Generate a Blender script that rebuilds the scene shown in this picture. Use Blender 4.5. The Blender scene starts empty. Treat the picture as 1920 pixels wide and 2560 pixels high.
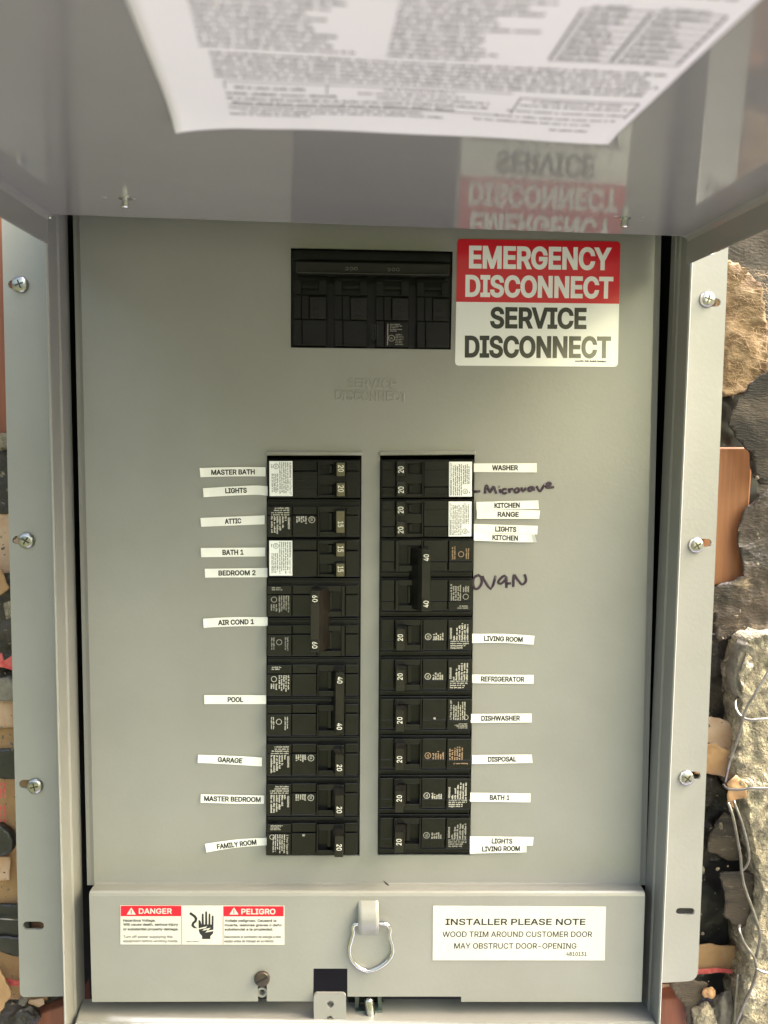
import bpy, bmesh, math, random
from mathutils import Vector, Matrix, noise
from mathutils.geometry import tessellate_polygon, delaunay_2d_cdt

random.seed(11)
S = bpy.context.scene
COL = S.collection
R = math.radians

# ------------------------------------------------------------------ camera
F_PX = 1923.0                                   # focal length in photo pixels (1920 x 2560)
YAW, PITCH, ROLL = R(2.4), R(-3.6), R(0.55)
CAM_POS = Vector((0.0, -0.49, 0.0))
fw = Vector((math.sin(YAW) * math.cos(PITCH), math.cos(YAW) * math.cos(PITCH), math.sin(PITCH)))
rt0 = Vector((math.cos(YAW), -math.sin(YAW), 0))
up0 = rt0.cross(fw)
RT = math.cos(ROLL) * rt0 + math.sin(ROLL) * up0
UP = math.cos(ROLL) * up0 - math.sin(ROLL) * rt0
cam = bpy.data.cameras.new('camera')
cam.sensor_fit = 'VERTICAL'
cam.sensor_height = 24.0
cam.lens = F_PX * 24.0 / 2560.0
cam.clip_start, cam.clip_end = 0.01, 200
cam.dof.use_dof = True
cam.dof.focus_distance = 0.482
cam.dof.aperture_fstop = 4.7
camo = bpy.data.objects.new('camera', cam)
camo.matrix_world = Matrix(((RT.x, UP.x, -fw.x, CAM_POS.x), (RT.y, UP.y, -fw.y, CAM_POS.y),
                            (RT.z, UP.z, -fw.z, CAM_POS.z), (0, 0, 0, 1)))
COL.objects.link(camo)
S.camera = camo

# ------------------------------------------------------------------ daylight
FOLIAGE_GLARE = 24.0
HZ0, HZ1, HZD = 0.08, 0.40, 0.02
TINT_L, TINT_R = (1.0, 0.93, 0.67, 1), (1.0, 0.93, 0.58, 1)
TINT_UP = (0.92, 0.90, 0.92, 1)
GAIN_L, GAIN_R = 1.1, 2.2
SUN = Vector((0.55, -0.012, 0.80)).normalized()    # towards the sun: high, to the right, almost in the plane of the wall
world = bpy.data.worlds.new('World')
S.world = world
world.use_nodes = True
wn = world.node_tree
sky = wn.nodes.new('ShaderNodeTexSky')
sky.sky_type = 'NISHITA'
sky.sun_disc = False
sky.air_density = 0.7
sky.dust_density = 6.0
sky.sun_elevation = math.asin(SUN.z)
sky.sun_rotation = math.atan2(SUN.x, SUN.y)
def wmath(op, a, b, clamp=False):
    n = wn.nodes.new('ShaderNodeMath')
    n.operation = op
    n.use_clamp = clamp
    for k, v in enumerate((a, b)):
        if isinstance(v, (int, float)):
            n.inputs[k].default_value = v
        else:
            wn.links.new(v, n.inputs[k])
    return n.outputs[0]

def wmix(kind, f, a, b):
    n = wn.nodes.new('ShaderNodeMix')
    n.data_type = 'RGBA'
    n.blend_type = kind
    n.clamp_factor = False
    for k, v in ((0, f), (6, a), (7, b)):
        if isinstance(v, (int, float, tuple)):
            n.inputs[k].default_value = v
        else:
            wn.links.new(v, n.inputs[k])
    return n.outputs[2]

# sky colour shaped to steer the light: darkened near the horizon and overhead,
# warmed, and brightened towards the right
wdir = wn.nodes.new('ShaderNodeSeparateXYZ')
wtc = wn.nodes.new('ShaderNodeTexCoord')
wn.links.new(wtc.outputs['Generated'], wdir.inputs[0])
def ramp(src, lo, hi):
    n = wn.nodes.new('ShaderNodeMapRange')
    n.interpolation_type = 'SMOOTHSTEP'
    n.inputs['From Min'].default_value, n.inputs['From Max'].default_value = lo, hi
    wn.links.new(src, n.inputs[0])
    return n.outputs[0]
rise = wmath('ADD', wmath('MULTIPLY', ramp(wdir.outputs[2], HZ0, HZ1), 1.0 - HZD), HZD)
side = ramp(wdir.outputs[0], -0.7, 0.7)
bal = wmix('MIX', side, TINT_L, TINT_R)
bal = wmix('MIX', ramp(wdir.outputs[2], 0.55, 0.95), bal, TINT_UP)
c1 = wmix('MULTIPLY', 1.0, sky.outputs[0], bal)
rise = wmath('MULTIPLY', rise, wmath('SUBTRACT', 1.0, wmath('MULTIPLY', ramp(wdir.outputs[2], 0.45, 0.85), 0.5)))
gain = wmath('MULTIPLY', rise, wmath('ADD', wmath('MULTIPLY', side, GAIN_R - GAIN_L), GAIN_L))
c2 = wmix('MIX', gain, (0, 0, 0, 1), c1)
# bright leafy lobe added low on the right: puts foliage glare on sticker and enamel
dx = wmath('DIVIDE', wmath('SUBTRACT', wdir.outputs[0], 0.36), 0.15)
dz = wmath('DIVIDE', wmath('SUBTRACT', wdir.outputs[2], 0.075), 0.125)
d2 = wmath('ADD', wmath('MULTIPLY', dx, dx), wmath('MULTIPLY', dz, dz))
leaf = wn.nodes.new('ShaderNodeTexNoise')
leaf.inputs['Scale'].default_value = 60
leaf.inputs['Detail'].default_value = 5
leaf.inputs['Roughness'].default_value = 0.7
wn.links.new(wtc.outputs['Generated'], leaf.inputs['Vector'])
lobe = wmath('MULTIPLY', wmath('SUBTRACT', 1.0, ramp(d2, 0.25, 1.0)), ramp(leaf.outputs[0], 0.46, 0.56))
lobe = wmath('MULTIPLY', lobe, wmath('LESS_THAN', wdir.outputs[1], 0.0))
lobe = wmath('MULTIPLY', lobe, FOLIAGE_GLARE)
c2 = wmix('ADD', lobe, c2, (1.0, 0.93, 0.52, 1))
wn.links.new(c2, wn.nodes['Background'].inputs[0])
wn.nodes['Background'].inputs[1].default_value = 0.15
sl = bpy.data.lights.new('sun', 'SUN')
sl.energy = 2.6
sl.angle = R(0.53)
sl.color = (1.0, 0.97, 1.0)
so = bpy.data.objects.new('sun', sl)
so.rotation_euler = (-SUN).to_track_quat('-Z', 'Y').to_euler()
so.location = SUN * 5
COL.objects.link(so)
S.view_settings.view_transform = 'Standard'
S.view_settings.look = 'None'
S.view_settings.gamma = 1
S.view_settings.use_curve_mapping = False
S.view_settings.exposure = 2.72
S.render.engine = 'CYCLES'
S.cycles.max_bounces = 10
S.cycles.diffuse_bounces = 6
S.cycles.use_denoising = True

# ------------------------------------------------------------------ helpers
def ray(px, py):
    return (fw * F_PX + RT * (px - 960.0) + UP * (1280.0 - py)).normalized()

def at(px, py, y):
    """the point of the upright plane at depth y that is seen at photo pixel px, py"""
    d = ray(px, py)
    return CAM_POS + d * ((y - CAM_POS.y) / d.y)

def link(name, bm, mat, parent=None, smooth=False):
    bmesh.ops.recalc_face_normals(bm, faces=bm.faces)
    me = bpy.data.meshes.new(name)
    bm.to_mesh(me)
    bm.free()
    if smooth:
        for p in me.polygons:
            p.use_smooth = True
    mats = mat if isinstance(mat, (list, tuple)) else [mat]
    for m in mats:
        me.materials.append(m)
    o = bpy.data.objects.new(name, me)
    COL.objects.link(o)
    if parent:
        o.parent = parent
    return o

def tag(o, label, cat, group=None, kind=None):
    if label:
        o['label'] = label
    if cat:
        o['category'] = cat
    if group:
        o['group'] = group
    if kind:
        o['kind'] = kind
    return o

def thing(name, label, cat, group=None, mat=None):
    o = bpy.data.objects.new(name, None)
    o.empty_display_size = 0.01
    COL.objects.link(o)
    if mat is not None:
        o.matrix_world = mat
    return tag(o, label, cat, group)

def box(bm, x0, x1, y0, y1, z0, z1, bev=0.0, mi=0):
    vs = [bm.verts.new((x, y, z)) for x in (x0, x1) for y in (y0, y1) for z in (z0, z1)]
    idx = [(0, 1, 3, 2), (4, 6, 7, 5), (0, 4, 5, 1), (2, 3, 7, 6), (0, 2, 6, 4), (1, 5, 7, 3)]
    fs = [bm.faces.new([vs[i] for i in q]) for q in idx]
    for f in fs:
        f.material_index = mi
    if bev:
        es = list({e for f in fs for e in f.edges})
        bmesh.ops.bevel(bm, geom=es, offset=bev, segments=2, affect='EDGES', profile=0.5)

def pbox(bm, quad, yf, yb, bev=0.0):
    """a block whose front face is the pixel quad (TL, TR, BR, BL) on plane yf, going back to yb"""
    f = [at(x, y, yf) for x, y in quad]
    a = [bm.verts.new(p) for p in f]
    b = [bm.verts.new((p.x, yb, p.z)) for p in f]
    fs = [bm.faces.new(a), bm.faces.new(b[::-1])]
    for i in range(4):
        j = (i + 1) % 4
        fs.append(bm.faces.new((a[i], b[i], b[j], a[j])))
    if bev:
        es = list({e for q in fs for e in q.edges})
        bmesh.ops.bevel(bm, geom=es, offset=bev, segments=2, affect='EDGES', profile=0.5)

def prect(x0, y0, x1, y1):
    return [(x0, y0), (x1, y0), (x1, y1), (x0, y1)]

def plate(bm, contours, yf, yb, back=True):
    """flat sheet with holes: contours are lists of (x, z); the first is the outline"""
    vl = [[Vector((x * 1000, z * 1000, 0)) for x, z in c] for c in contours]
    flat = [p for c in contours for p in c]
    fv = [bm.verts.new((x, yf, z)) for x, z in flat]
    bv = [bm.verts.new((x, yb, z)) for x, z in flat]
    for t in tessellate_polygon(vl):
        try:
            bm.faces.new([fv[i] for i in t])
            if back:
                bm.faces.new([bv[i] for i in reversed(t)])
        except ValueError:
            pass
    k = 0
    for c in contours:
        n = len(c)
        for i in range(n):
            j = (i + 1) % n
            bm.faces.new((fv[k + i], fv[k + j], bv[k + j], bv[k + i]))
        k += n

def pz(pts, y):
    r = []
    for x, q in pts:
        p = at(x, q, y)
        r.append((p.x, p.z))
    return r

def rounded(pts, r, n=5, which=None):
    """round the corners of a pixel polygon"""
    out = []
    m = len(pts)
    for i in range(m):
        if which is not None and i not in which:
            out.append(pts[i])
            continue
        p = Vector(pts[i]); a = Vector(pts[i - 1]); b = Vector(pts[(i + 1) % m])
        da = (a - p).normalized(); db = (b - p).normalized()
        p0 = p + da * r; p1 = p + db * r
        for k in range(n + 1):
            t = k / n
            q = p0 * (1 - t) ** 2 + p * 2 * t * (1 - t) + p1 * t * t
            out.append((q.x, q.y))
    return out

def slot(x0, x1, yc, h, n=6):
    """stadium outline in pixels"""
    r = h / 2
    out = []
    for k in range(n + 1):
        a = math.pi / 2 + math.pi * k / n
        out.append((x0 + r + r * math.cos(a), yc - r * math.sin(a)))
    for k in range(n + 1):
        a = -math.pi / 2 + math.pi * k / n
        out.append((x1 - r + r * math.cos(a), yc - r * math.sin(a)))
    return out

def circle(cx, cy, r, n=20):
    return [(cx + r * math.cos(2 * math.pi * k / n), cy + r * math.sin(2 * math.pi * k / n)) for k in range(n)]

def tube(bm, pts, rad, n=8, flat=1.0, closed=False):
    """round bar along 3-D points; flat < 1 squashes it in y"""
    pts = [Vector(p) for p in pts]
    rings = []
    m = len(pts)
    for i, p in enumerate(pts):
        if closed:
            t = (pts[(i + 1) % m] - pts[i - 1]).normalized()
        else:
            t = (pts[min(i + 1, m - 1)] - pts[max(i - 1, 0)]).normalized()
        u = t.cross(Vector((0, 1, 0)))
        if u.length < 1e-4:
            u = t.cross(Vector((1, 0, 0)))
        u.normalize()
        v = t.cross(u).normalized()
        ring = []
        for k in range(n):
            a = 2 * math.pi * k / n
            q = p + u * rad * math.cos(a) + v * rad * math.sin(a)
            if flat != 1.0:
                q.y = p.y + (q.y - p.y) * flat
            ring.append(bm.verts.new(q))
        rings.append(ring)
    for i in range(m if closed else m - 1):
        a, b = rings[i], rings[(i + 1) % m]
        for k in range(n):
            bm.faces.new((a[k], a[(k + 1) % n], b[(k + 1) % n], b[k]))
    if not closed:
        bm.faces.new(rings[0])
        bm.faces.new(rings[-1][::-1])

def smooth_path(pts, k=4, closed=False):
    pts = [Vector(p) for p in pts]
    m = len(pts)
    out = []
    for i in range(m if closed else m - 1):
        g = (lambda q: pts[q % m]) if closed else (lambda q: pts[max(0, min(m - 1, q))])
        a, b, c, d = g(i - 1), g(i), g(i + 1), g(i + 2)
        for s in range(k):
            t = s / k
            out.append(0.5 * ((2 * b) + (c - a) * t + (2 * a - 5 * b + 4 * c - d) * t * t + (3 * b - a - 3 * c + d) * t ** 3))
    if not closed:
        out.append(pts[-1])
    return out

def lathe(bm, prof, M, n=24):
    """profile (radius, height) turned about the local axis z of M"""
    rings = []
    for r, h in prof:
        if r < 1e-7:
            rings.append([bm.verts.new(M @ Vector((0, 0, h)))])
        else:
            rings.append([bm.verts.new(M @ Vector((r * math.cos(2 * math.pi * k / n), r * math.sin(2 * math.pi * k / n), h))) for k in range(n)])
    for a, b in zip(rings, rings[1:]):
        for k in range(n):
            q = [a[k % len(a)], a[(k + 1) % len(a)], b[(k + 1) % len(b)], b[k % len(b)]]
            u = []
            for v in q:
                if v not in u:
                    u.append(v)
            if len(u) > 2:
                bm.faces.new(u)

FONT = '''A|479|16,0 201,509 276,509 463,0 395,0 287,302 264,372 232,478 245,478 213,371 191,302 85,0;110,142 110,199 370,199 370,142
B|456|60,0 60,509 241,509 289,504 329,491 359,469 381,442 394,410 398,374 395,344 387,320 356,286 315,267 315,262 339,257 363,245 385,227 402,203 414,173 418,136 413,100 400,67 377,39 344,18 301,4 247,0;125,57 245,57 296,63 330,80 349,105 355,137 352,161 342,184 327,203 306,218 279,228 248,231 125,231;125,285 238,285 288,296 308,309 323,326 333,348 336,372 330,403 313,429 283,446 240,452 125,452
C|510|267,-7 205,1 150,25 104,63 70,115 48,179 40,254 48,329 70,393 104,445 150,484 205,508 267,516 340,504 373,490 402,471 427,447 448,418 463,385 473,348 408,348 389,395 357,428 315,449 267,456 223,450 184,432 150,403 125,364 109,314 103,254 109,194 125,145 151,105 184,76 223,59 267,53 315,60 357,81 389,114 408,160 473,160 463,124 448,91 428,62 402,38 373,19 341,5 305,-4
D|502|219,0 96,0 96,57 215,57 272,63 318,81 354,110 379,149 394,198 399,255 394,312 379,361 354,399 320,428 275,446 221,452 93,452 93,509 225,509 294,501 353,478 399,441 433,391 455,329 462,255 455,181 433,119 398,68 351,31 291,8;125,509 125,0 60,0 60,509
E|418|60,0 60,509 372,509 372,452 125,452 125,286 355,286 355,229 125,229 125,57 375,57 375,0
F|410|60,0 60,509 369,509 369,452 125,452 125,278 346,278 346,221 125,221 125,0
G|520|269,-7 205,1 149,25 104,64 69,116 47,179 40,254 47,329 69,393 103,445 149,484 203,508 265,516 304,513 340,504 374,489 403,469 429,445 449,416 465,384 474,349 408,349 387,393 356,427 315,448 265,456 222,450 183,432 150,404 125,364 109,314 103,254 109,194 125,145 151,105 184,76 224,59 269,53 309,57 345,71 374,93 396,123 410,160 415,202 434,199 283,199 283,256 478,256 478,200 471,141 451,91 419,50 377,19 326,0
H|517|60,0 60,509 125,509 125,289 392,289 392,509 457,509 457,0 392,0 392,232 125,232 125,0
I|300|31,0 31,57 118,57 118,452 31,452 31,509 269,509 269,452 183,452 183,57 269,57 269,0
J|396|185,-7 124,3 75,33 44,81 33,145 33,173 98,173 98,145 104,104 122,74 149,56 185,50 220,56 248,74 266,104 272,145 272,509 336,509 336,145 326,81 294,33 246,3
K|466|104,145 104,216 139,261 174,303 212,344 364,509 448,509 231,276 228,276;60,0 60,509 125,509 125,334 124,225 125,193 125,0;372,0 188,259 228,309 449,0
L|393|60,0 60,509 125,509 125,57 361,57 361,0
M|628|60,0 60,509 152,509 277,187 287,159 299,123 311,84 322,49 307,49 318,83 330,121 342,158 352,187 476,509 568,509 568,0 504,0 504,291 504,327 505,369 506,413 507,457 513,457 498,409 482,363 467,322 456,291 342,0 286,0 170,291 159,321 145,361 129,408 112,457 119,457 120,416 121,372 122,328 122,291 122,0
N|523|60,0 60,509 136,509 343,183 363,151 388,107 414,55 405,54 401,108 399,157 399,195 399,509 463,509 463,0 387,0 202,290 177,331 148,381 108,452 119,454 122,384 124,328 125,291 125,0
O|533|267,-7 205,1 150,25 105,63 70,115 48,179 40,254 48,329 70,393 105,445 150,484 205,508 267,516 329,508 384,484 429,445 464,393 486,329 493,254 486,179 464,115 429,63 384,25 329,1;267,53 310,59 349,76 383,105 408,144 425,194 430,254 425,314 408,365 383,404 349,433 310,450 267,456 223,450 184,433 151,404 125,364 109,314 103,254 109,194 125,144 151,105 184,76 223,59
P|444|60,0 60,509 235,509 289,503 332,487 366,462 390,430 404,391 409,348 404,304 390,265 366,233 332,207 289,191 235,186 109,186 109,242 233,242 269,246 297,256 318,272 333,294 342,319 344,348 342,376 333,402 318,423 297,439 268,449 232,452 125,452 125,0
Q|533|245,159 313,159 369,85 384,65 468,-48 401,-48 346,27 331,46;267,-7 205,1 150,25 105,63 70,115 48,179 40,254 48,329 70,393 105,445 150,484 205,508 267,516 329,508 384,484 429,445 464,393 486,329 493,254 486,179 464,115 429,63 384,25 329,1;267,53 310,59 349,76 383,105 408,144 425,194 430,254 425,314 408,365 383,404 349,433 310,450 267,456 223,450 184,433 151,404 125,364 109,314 103,254 109,194 125,144 151,105 184,76 223,59
R|449|60,0 60,509 236,509 290,504 333,489 367,465 390,433 405,395 409,352 405,309 390,271 367,240 333,217 289,203 236,198 96,198 96,255 234,255 269,258 298,267 319,281 334,300 342,324 345,352 342,380 334,405 319,425 298,440 269,449 233,452 125,452 125,0;353,0 230,229 303,229 428,0
S|446|224,-9 172,-4 128,9 91,31 64,60 46,96 38,137 104,137 110,110 123,88 142,71 166,59 224,49 257,52 286,60 311,74 329,92 341,114 346,139 342,161 332,179 296,205 245,222 184,239 128,260 86,289 60,326 52,372 58,413 75,448 102,476 138,498 180,511 227,516 275,511 316,498 351,476 377,449 394,415 401,378 337,378 326,412 302,437 267,453 225,459 194,456 167,448 145,435 129,418 118,398 115,376 119,352 131,334 169,308 212,293 264,279 312,264 359,238 395,198 405,171 408,139 403,99 386,64 360,34 323,11 278,-4
T|448|32,452 32,509 417,509 417,452 257,452 257,0 193,0 193,452
U|517|259,-8 203,-2 154,15 114,43 85,80 66,124 60,173 60,509 124,509 124,178 128,144 141,113 160,87 187,68 220,56 259,52 298,56 331,68 357,87 377,113 389,144 393,178 393,509 457,509 457,173 451,124 433,80 403,43 363,15 315,-2
V|479|204,0 16,509 84,509 192,206 215,137 248,31 235,31 267,138 290,206 395,509 463,509 278,0
W|686|155,0 16,509 82,509 163,196 175,145 187,94 197,40 189,40 200,94 211,145 224,196 306,509 380,509 462,196 474,145 486,94 497,40 488,40 499,94 510,145 523,196 603,509 670,509 530,0 455,0 368,323 351,391 336,475 350,475 335,395 318,323 230,0
X|474|18,0 217,284 217,236 29,509 104,509 178,400 204,361 223,329 243,292 232,292 252,329 272,361 298,400 374,509 446,509 259,239 259,287 456,0 382,0 292,129 268,165 250,195 230,231 244,231 225,196 206,166 182,129 91,0
Y|472|203,0 203,208 16,509 91,509 192,344 222,292 250,230 224,230 251,293 280,344 381,509 455,509 268,208 268,0
Z|438|42,0 42,46 273,385 306,431 341,476 348,454 285,452 223,452 40,452 40,509 397,509 397,462 169,129 134,81 97,33 90,54 152,57 214,57 399,57 399,0
a|389|160,-9 126,-5 94,5 68,22 48,45 35,73 30,108 34,138 43,161 58,179 78,193 125,211 178,220 234,227 265,235 273,243 276,255 276,257 267,297 240,322 196,331 149,322 118,301 100,274 41,291 57,322 79,346 104,364 133,375 194,384 239,379 286,360 306,343 322,320 333,290 337,251 337,0 277,0 277,52 272,52 252,25 215,1;170,45 202,49 228,59 248,74 263,93 272,115 276,138 276,190 259,182 231,176 200,171 175,168 134,159 103,139 95,124 92,105 102,72 130,52
b|424|229,-8 198,-5 172,4 138,31 118,59 112,59 112,0 53,0 53,509 114,509 114,319 118,319 137,346 171,373 197,381 229,384 274,378 313,361 345,332 370,293 385,245 390,189 385,133 370,84 346,45 313,16 274,-2;220,47 253,51 279,66 301,88 316,117 325,151 328,189 325,227 316,261 301,290 280,311 253,325 220,330 188,325 161,312 140,291 125,263 116,229 113,189 116,150 125,115 140,86 162,65 188,51
c|395|207,-8 159,-2 117,16 82,46 56,85 40,133 34,187 40,243 56,291 82,330 117,360 159,378 207,384 260,377 305,356 340,322 362,277 303,262 290,289 270,311 242,325 207,330 173,325 145,310 124,287 108,258 99,224 96,187 99,151 108,117 124,89 145,66 173,51 207,46 243,52 271,66 292,89 304,117 363,102 341,56 306,21 261,-1
d|424|195,-8 151,-2 111,16 79,45 55,84 39,133 34,189 39,245 55,293 79,332 112,361 151,378 196,384 228,381 253,373 287,346 306,319 311,319 311,509 372,509 372,0 313,0 313,59 307,59 287,31 252,4 227,-5;205,47 236,51 263,65 284,86 299,115 309,150 312,189 309,229 300,263 284,291 263,312 237,325 205,330 172,325 145,311 124,290 108,261 99,227 96,189 99,151 109,117 124,88 145,66 172,51
e|404|212,-8 161,-2 117,16 82,46 56,85 40,132 34,187 39,242 55,290 81,329 115,359 157,378 205,384 266,374 294,361 319,341 341,315 357,282 368,242 371,194 371,169 75,169 75,221 338,221 310,202 307,237 298,269 283,294 263,314 237,326 205,330 173,326 146,313 125,294 109,270 99,241 96,211 96,178 100,139 110,106 128,80 151,61 179,50 212,46 254,53 285,73 306,105 365,91 353,63 335,39 311,19 283,4 249,-5
f|253|228,379 228,327 6,327 6,379;81,0 81,432 84,461 96,486 113,505 135,519 187,530 222,527 243,521 227,468 215,472 195,474 171,470 154,460 145,443 142,419 142,0
g|425|207,-151 168,-148 134,-140 82,-110 51,-69 101,-41 122,-66 154,-88 207,-97 249,-92 282,-75 304,-47 311,-6 311,68 306,68 287,41 252,16 227,8 195,5 152,10 113,27 80,53 55,90 39,136 34,191 39,246 55,293 80,332 112,361 152,378 196,384 228,382 253,373 288,346 308,319 313,319 313,379 372,379 372,-9 367,-54 350,-90 324,-117 291,-136 251,-147;205,59 237,63 264,75 285,95 300,121 309,154 312,193 309,231 300,264 285,291 264,312 237,325 205,330 172,325 145,312 124,290 109,262 99,229 96,193 99,155 109,123 124,96 145,76 172,63
h|410|114,227 114,0 53,0 53,509 114,509 114,287 102,287 124,332 152,362 187,379 227,384 264,380 295,369 321,349 341,321 353,285 357,240 357,0 296,0 296,235 290,275 273,304 246,323 210,329 184,326 161,317 141,303 126,283 117,257
i|166|53,0 53,379 114,379 114,0;84,443 67,446 54,455 44,468 41,483 44,499 54,512 67,521 84,524 100,521 114,512 123,499 126,483 123,468 114,455 100,446
j|166|53,379 114,379 114,-30 111,-63 102,-90 86,-113 65,-129 37,-139 4,-143 -10,-143 -10,-87 2,-87 25,-83 40,-72 50,-54 53,-29;83,443 67,446 53,455 44,468 41,483 44,499 53,512 67,521 83,524 100,521 114,512 123,499 126,483 123,468 114,455 100,446
k|380|110,137 110,212 121,212 284,379 360,379 184,199 177,199;53,0 53,509 114,509 114,0;294,0 148,186 191,229 372,0
l|189|139,-2 101,3 74,20 58,47 53,84 53,509 114,509 114,99 120,62 130,54 146,52 160,53 170,54 181,3 162,-1
m|609|53,0 53,379 112,379 112,295 108,295 118,323 132,346 172,376 219,386 257,380 287,361 309,331 321,295 312,295 322,321 337,343 381,375 437,386 468,383 497,372 522,354 541,328 553,296 557,255 557,0 496,0 496,254 490,289 473,313 447,326 419,330 395,328 374,320 345,290 335,247 335,0 274,0 274,260 269,288 253,311 229,326 199,330 158,320 140,307 126,289 117,266 114,238 114,0
n|409|114,227 114,0 53,0 53,379 112,379 112,287 102,287 124,332 152,362 187,379 227,384 264,380 295,369 321,349 341,321 353,285 357,240 357,0 296,0 296,235 290,275 273,304 246,323 210,329 184,326 161,317 141,303 126,283 117,257
o|415|207,-8 159,-2 117,16 82,46 56,85 40,133 34,187 40,243 56,291 82,330 117,360 159,378 207,384 256,378 299,360 333,330 359,291 376,243 381,187 376,133 359,85 333,46 299,16 256,-2;207,46 242,51 270,66 292,89 307,117 316,151 319,187 316,224 307,258 292,287 270,310 242,325 207,330 173,325 145,310 124,287 108,258 99,224 96,187 99,151 108,117 124,89 145,66 173,51
p|424|53,-143 53,379 112,379 112,319 118,319 137,346 171,373 197,381 229,384 274,378 313,361 345,332 370,293 385,245 390,189 385,133 370,84 346,45 313,16 274,-2 229,-8 198,-5 173,4 138,31 118,59 114,59 114,-143;220,47 253,51 279,66 301,88 316,117 325,151 328,189 325,227 316,261 301,290 280,311 253,325 220,330 188,325 161,312 140,291 125,263 116,229 113,189 116,150 125,115 140,86 162,65 188,51
q|424|372,-143 311,-143 311,59 306,59 287,31 252,4 227,-5 195,-8 151,-2 111,16 79,45 55,84 39,133 34,189 39,245 55,293 79,332 112,361 151,378 196,384 228,381 253,373 287,346 307,319 313,319 313,379 372,379;205,47 236,51 263,65 284,86 299,115 309,150 312,189 309,229 300,263 284,291 263,312 237,325 205,330 172,325 145,311 124,290 108,261 99,227 96,189 99,151 109,117 124,88 145,66 172,51
r|259|53,0 53,379 112,379 112,321 115,321 130,347 152,367 181,380 213,385 229,384 243,384 243,322 230,324 207,326 182,323 159,315 140,301 126,284 117,262 114,237 114,0
s|365|182,-8 145,-5 112,3 84,18 62,38 45,63 36,94 94,107 105,79 124,60 150,49 181,45 217,50 244,62 262,81 268,103 265,121 254,136 237,147 212,155 149,170 104,186 72,208 53,237 47,274 51,305 65,332 87,354 115,370 149,381 187,384 223,381 254,372 279,358 299,339 324,290 268,277 258,298 243,316 219,328 187,333 156,329 131,317 114,299 109,277 112,258 124,243 172,223 229,209 275,194 306,171 325,142 331,107 326,75 312,47 290,24 260,6 223,-5
t|227|204,379 204,327 6,327 6,379;65,471 126,471 126,98 128,76 136,61 150,53 170,50 185,51 202,54 213,2 192,-3 168,-4 125,2 92,21 72,52 65,93
u|410|182,-5 146,-1 115,11 89,31 69,59 57,95 53,139 53,379 114,379 114,144 119,105 137,75 164,56 200,50 226,53 249,62 268,77 283,97 293,122 296,153 296,379 357,379 357,0 298,0 298,92 307,92 286,47 257,17 222,0
v|389|163,0 17,379 84,379 165,155 187,87 206,21 184,21 203,87 224,155 305,379 371,379 226,0
w|567|138,0 23,379 87,379 133,214 154,137 175,41 165,41 186,135 206,214 252,379 316,379 362,214 382,136 402,41 391,41 413,135 434,214 480,379 545,379 429,0 368,0 319,172 305,225 291,280 277,338 291,338 277,280 263,225 248,172 199,0
x|378|21,0 171,218 171,171 29,379 100,379 147,306 179,253 207,206 175,206 202,253 233,306 282,379 352,379 209,169 209,214 358,0 287,0 231,85 200,136 173,182 205,182 178,136 148,85 91,0
y|389|47,-139 61,-86 71,-87 104,-89 130,-74 151,-36 163,-1 17,379 84,379 165,155 187,87 206,21 184,21 202,87 224,155 305,379 371,379 204,-58 177,-107 139,-136 91,-145 65,-143
z|380|42,0 42,46 254,320 254,323 48,323 48,379 333,379 333,331 126,60 126,56 339,56 339,0
0|453|227,-7 174,1 130,24 95,62 69,113 53,178 48,254 53,330 69,395 95,447 130,484 174,508 227,516 279,508 323,484 358,447 384,395 400,330 405,254 400,178 384,113 359,62 323,24 279,1;227,50 261,56 290,74 313,103 330,144 340,194 344,254 340,314 330,365 313,405 290,435 261,453 227,460 192,453 163,435 140,405 123,365 113,314 109,254 113,194 123,144 140,103 163,74 192,56
1|453|76,0 76,55 391,55 391,0;276,509 276,0 212,0 212,448 209,448 86,358 86,427 198,509
2|453|64,0 64,47 234,229 282,282 311,327 320,371 317,397 308,419 293,436 273,449 224,460 196,457 172,447 153,433 139,413 130,390 127,362 66,362 71,405 86,442 111,473 143,496 182,511 225,516 268,511 306,497 337,474 361,445 376,411 381,372 371,318 336,259 267,180 153,60 153,57 389,57 389,0
3|453|218,-7 173,-3 133,10 98,30 70,57 52,91 44,132 109,132 115,107 126,87 144,71 165,59 219,50 275,61 297,74 315,93 325,116 329,145 326,172 316,196 299,217 275,234 242,244 201,248 157,248 157,299 288,448 288,452 70,452 70,509 372,509 372,461 211,278 211,289 264,288 308,276 344,253 371,222 387,186 393,145 387,103 370,66 344,36 309,12 266,-2
4|453|40,105 40,158 247,509 311,509 109,166 109,163 413,163 413,105;282,0 282,121 282,146 282,318 343,318 343,0
5|453|221,-7 178,-2 140,11 108,32 83,60 66,93 60,130 122,130 127,108 138,89 173,60 221,50 250,53 276,64 298,82 314,104 324,131 328,162 324,193 314,221 297,244 275,262 248,273 218,277 167,268 128,246 67,253 96,509 366,509 366,452 151,452 134,301 136,301 178,325 229,334 263,330 294,321 321,306 345,285 364,260 379,231 388,199 391,163 385,117 369,76 343,41 309,15 268,-1
6|453|226,-7 182,-1 142,15 109,40 84,74 69,115 64,162 68,199 80,239 137,340 252,509 322,509 151,261 145,261 165,288 196,307 235,314 278,309 316,295 346,271 370,240 384,201 389,157 384,112 368,73 343,39 310,14 271,-2;226,48 254,52 279,63 299,79 314,101 324,128 327,157 324,187 314,213 299,235 279,251 254,262 226,265 198,262 174,252 153,235 138,214 128,188 125,158 128,128 138,102 153,79 174,63 198,52
7|453|97,0 323,448 323,452 62,452 62,509 391,509 391,449 165,0
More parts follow.
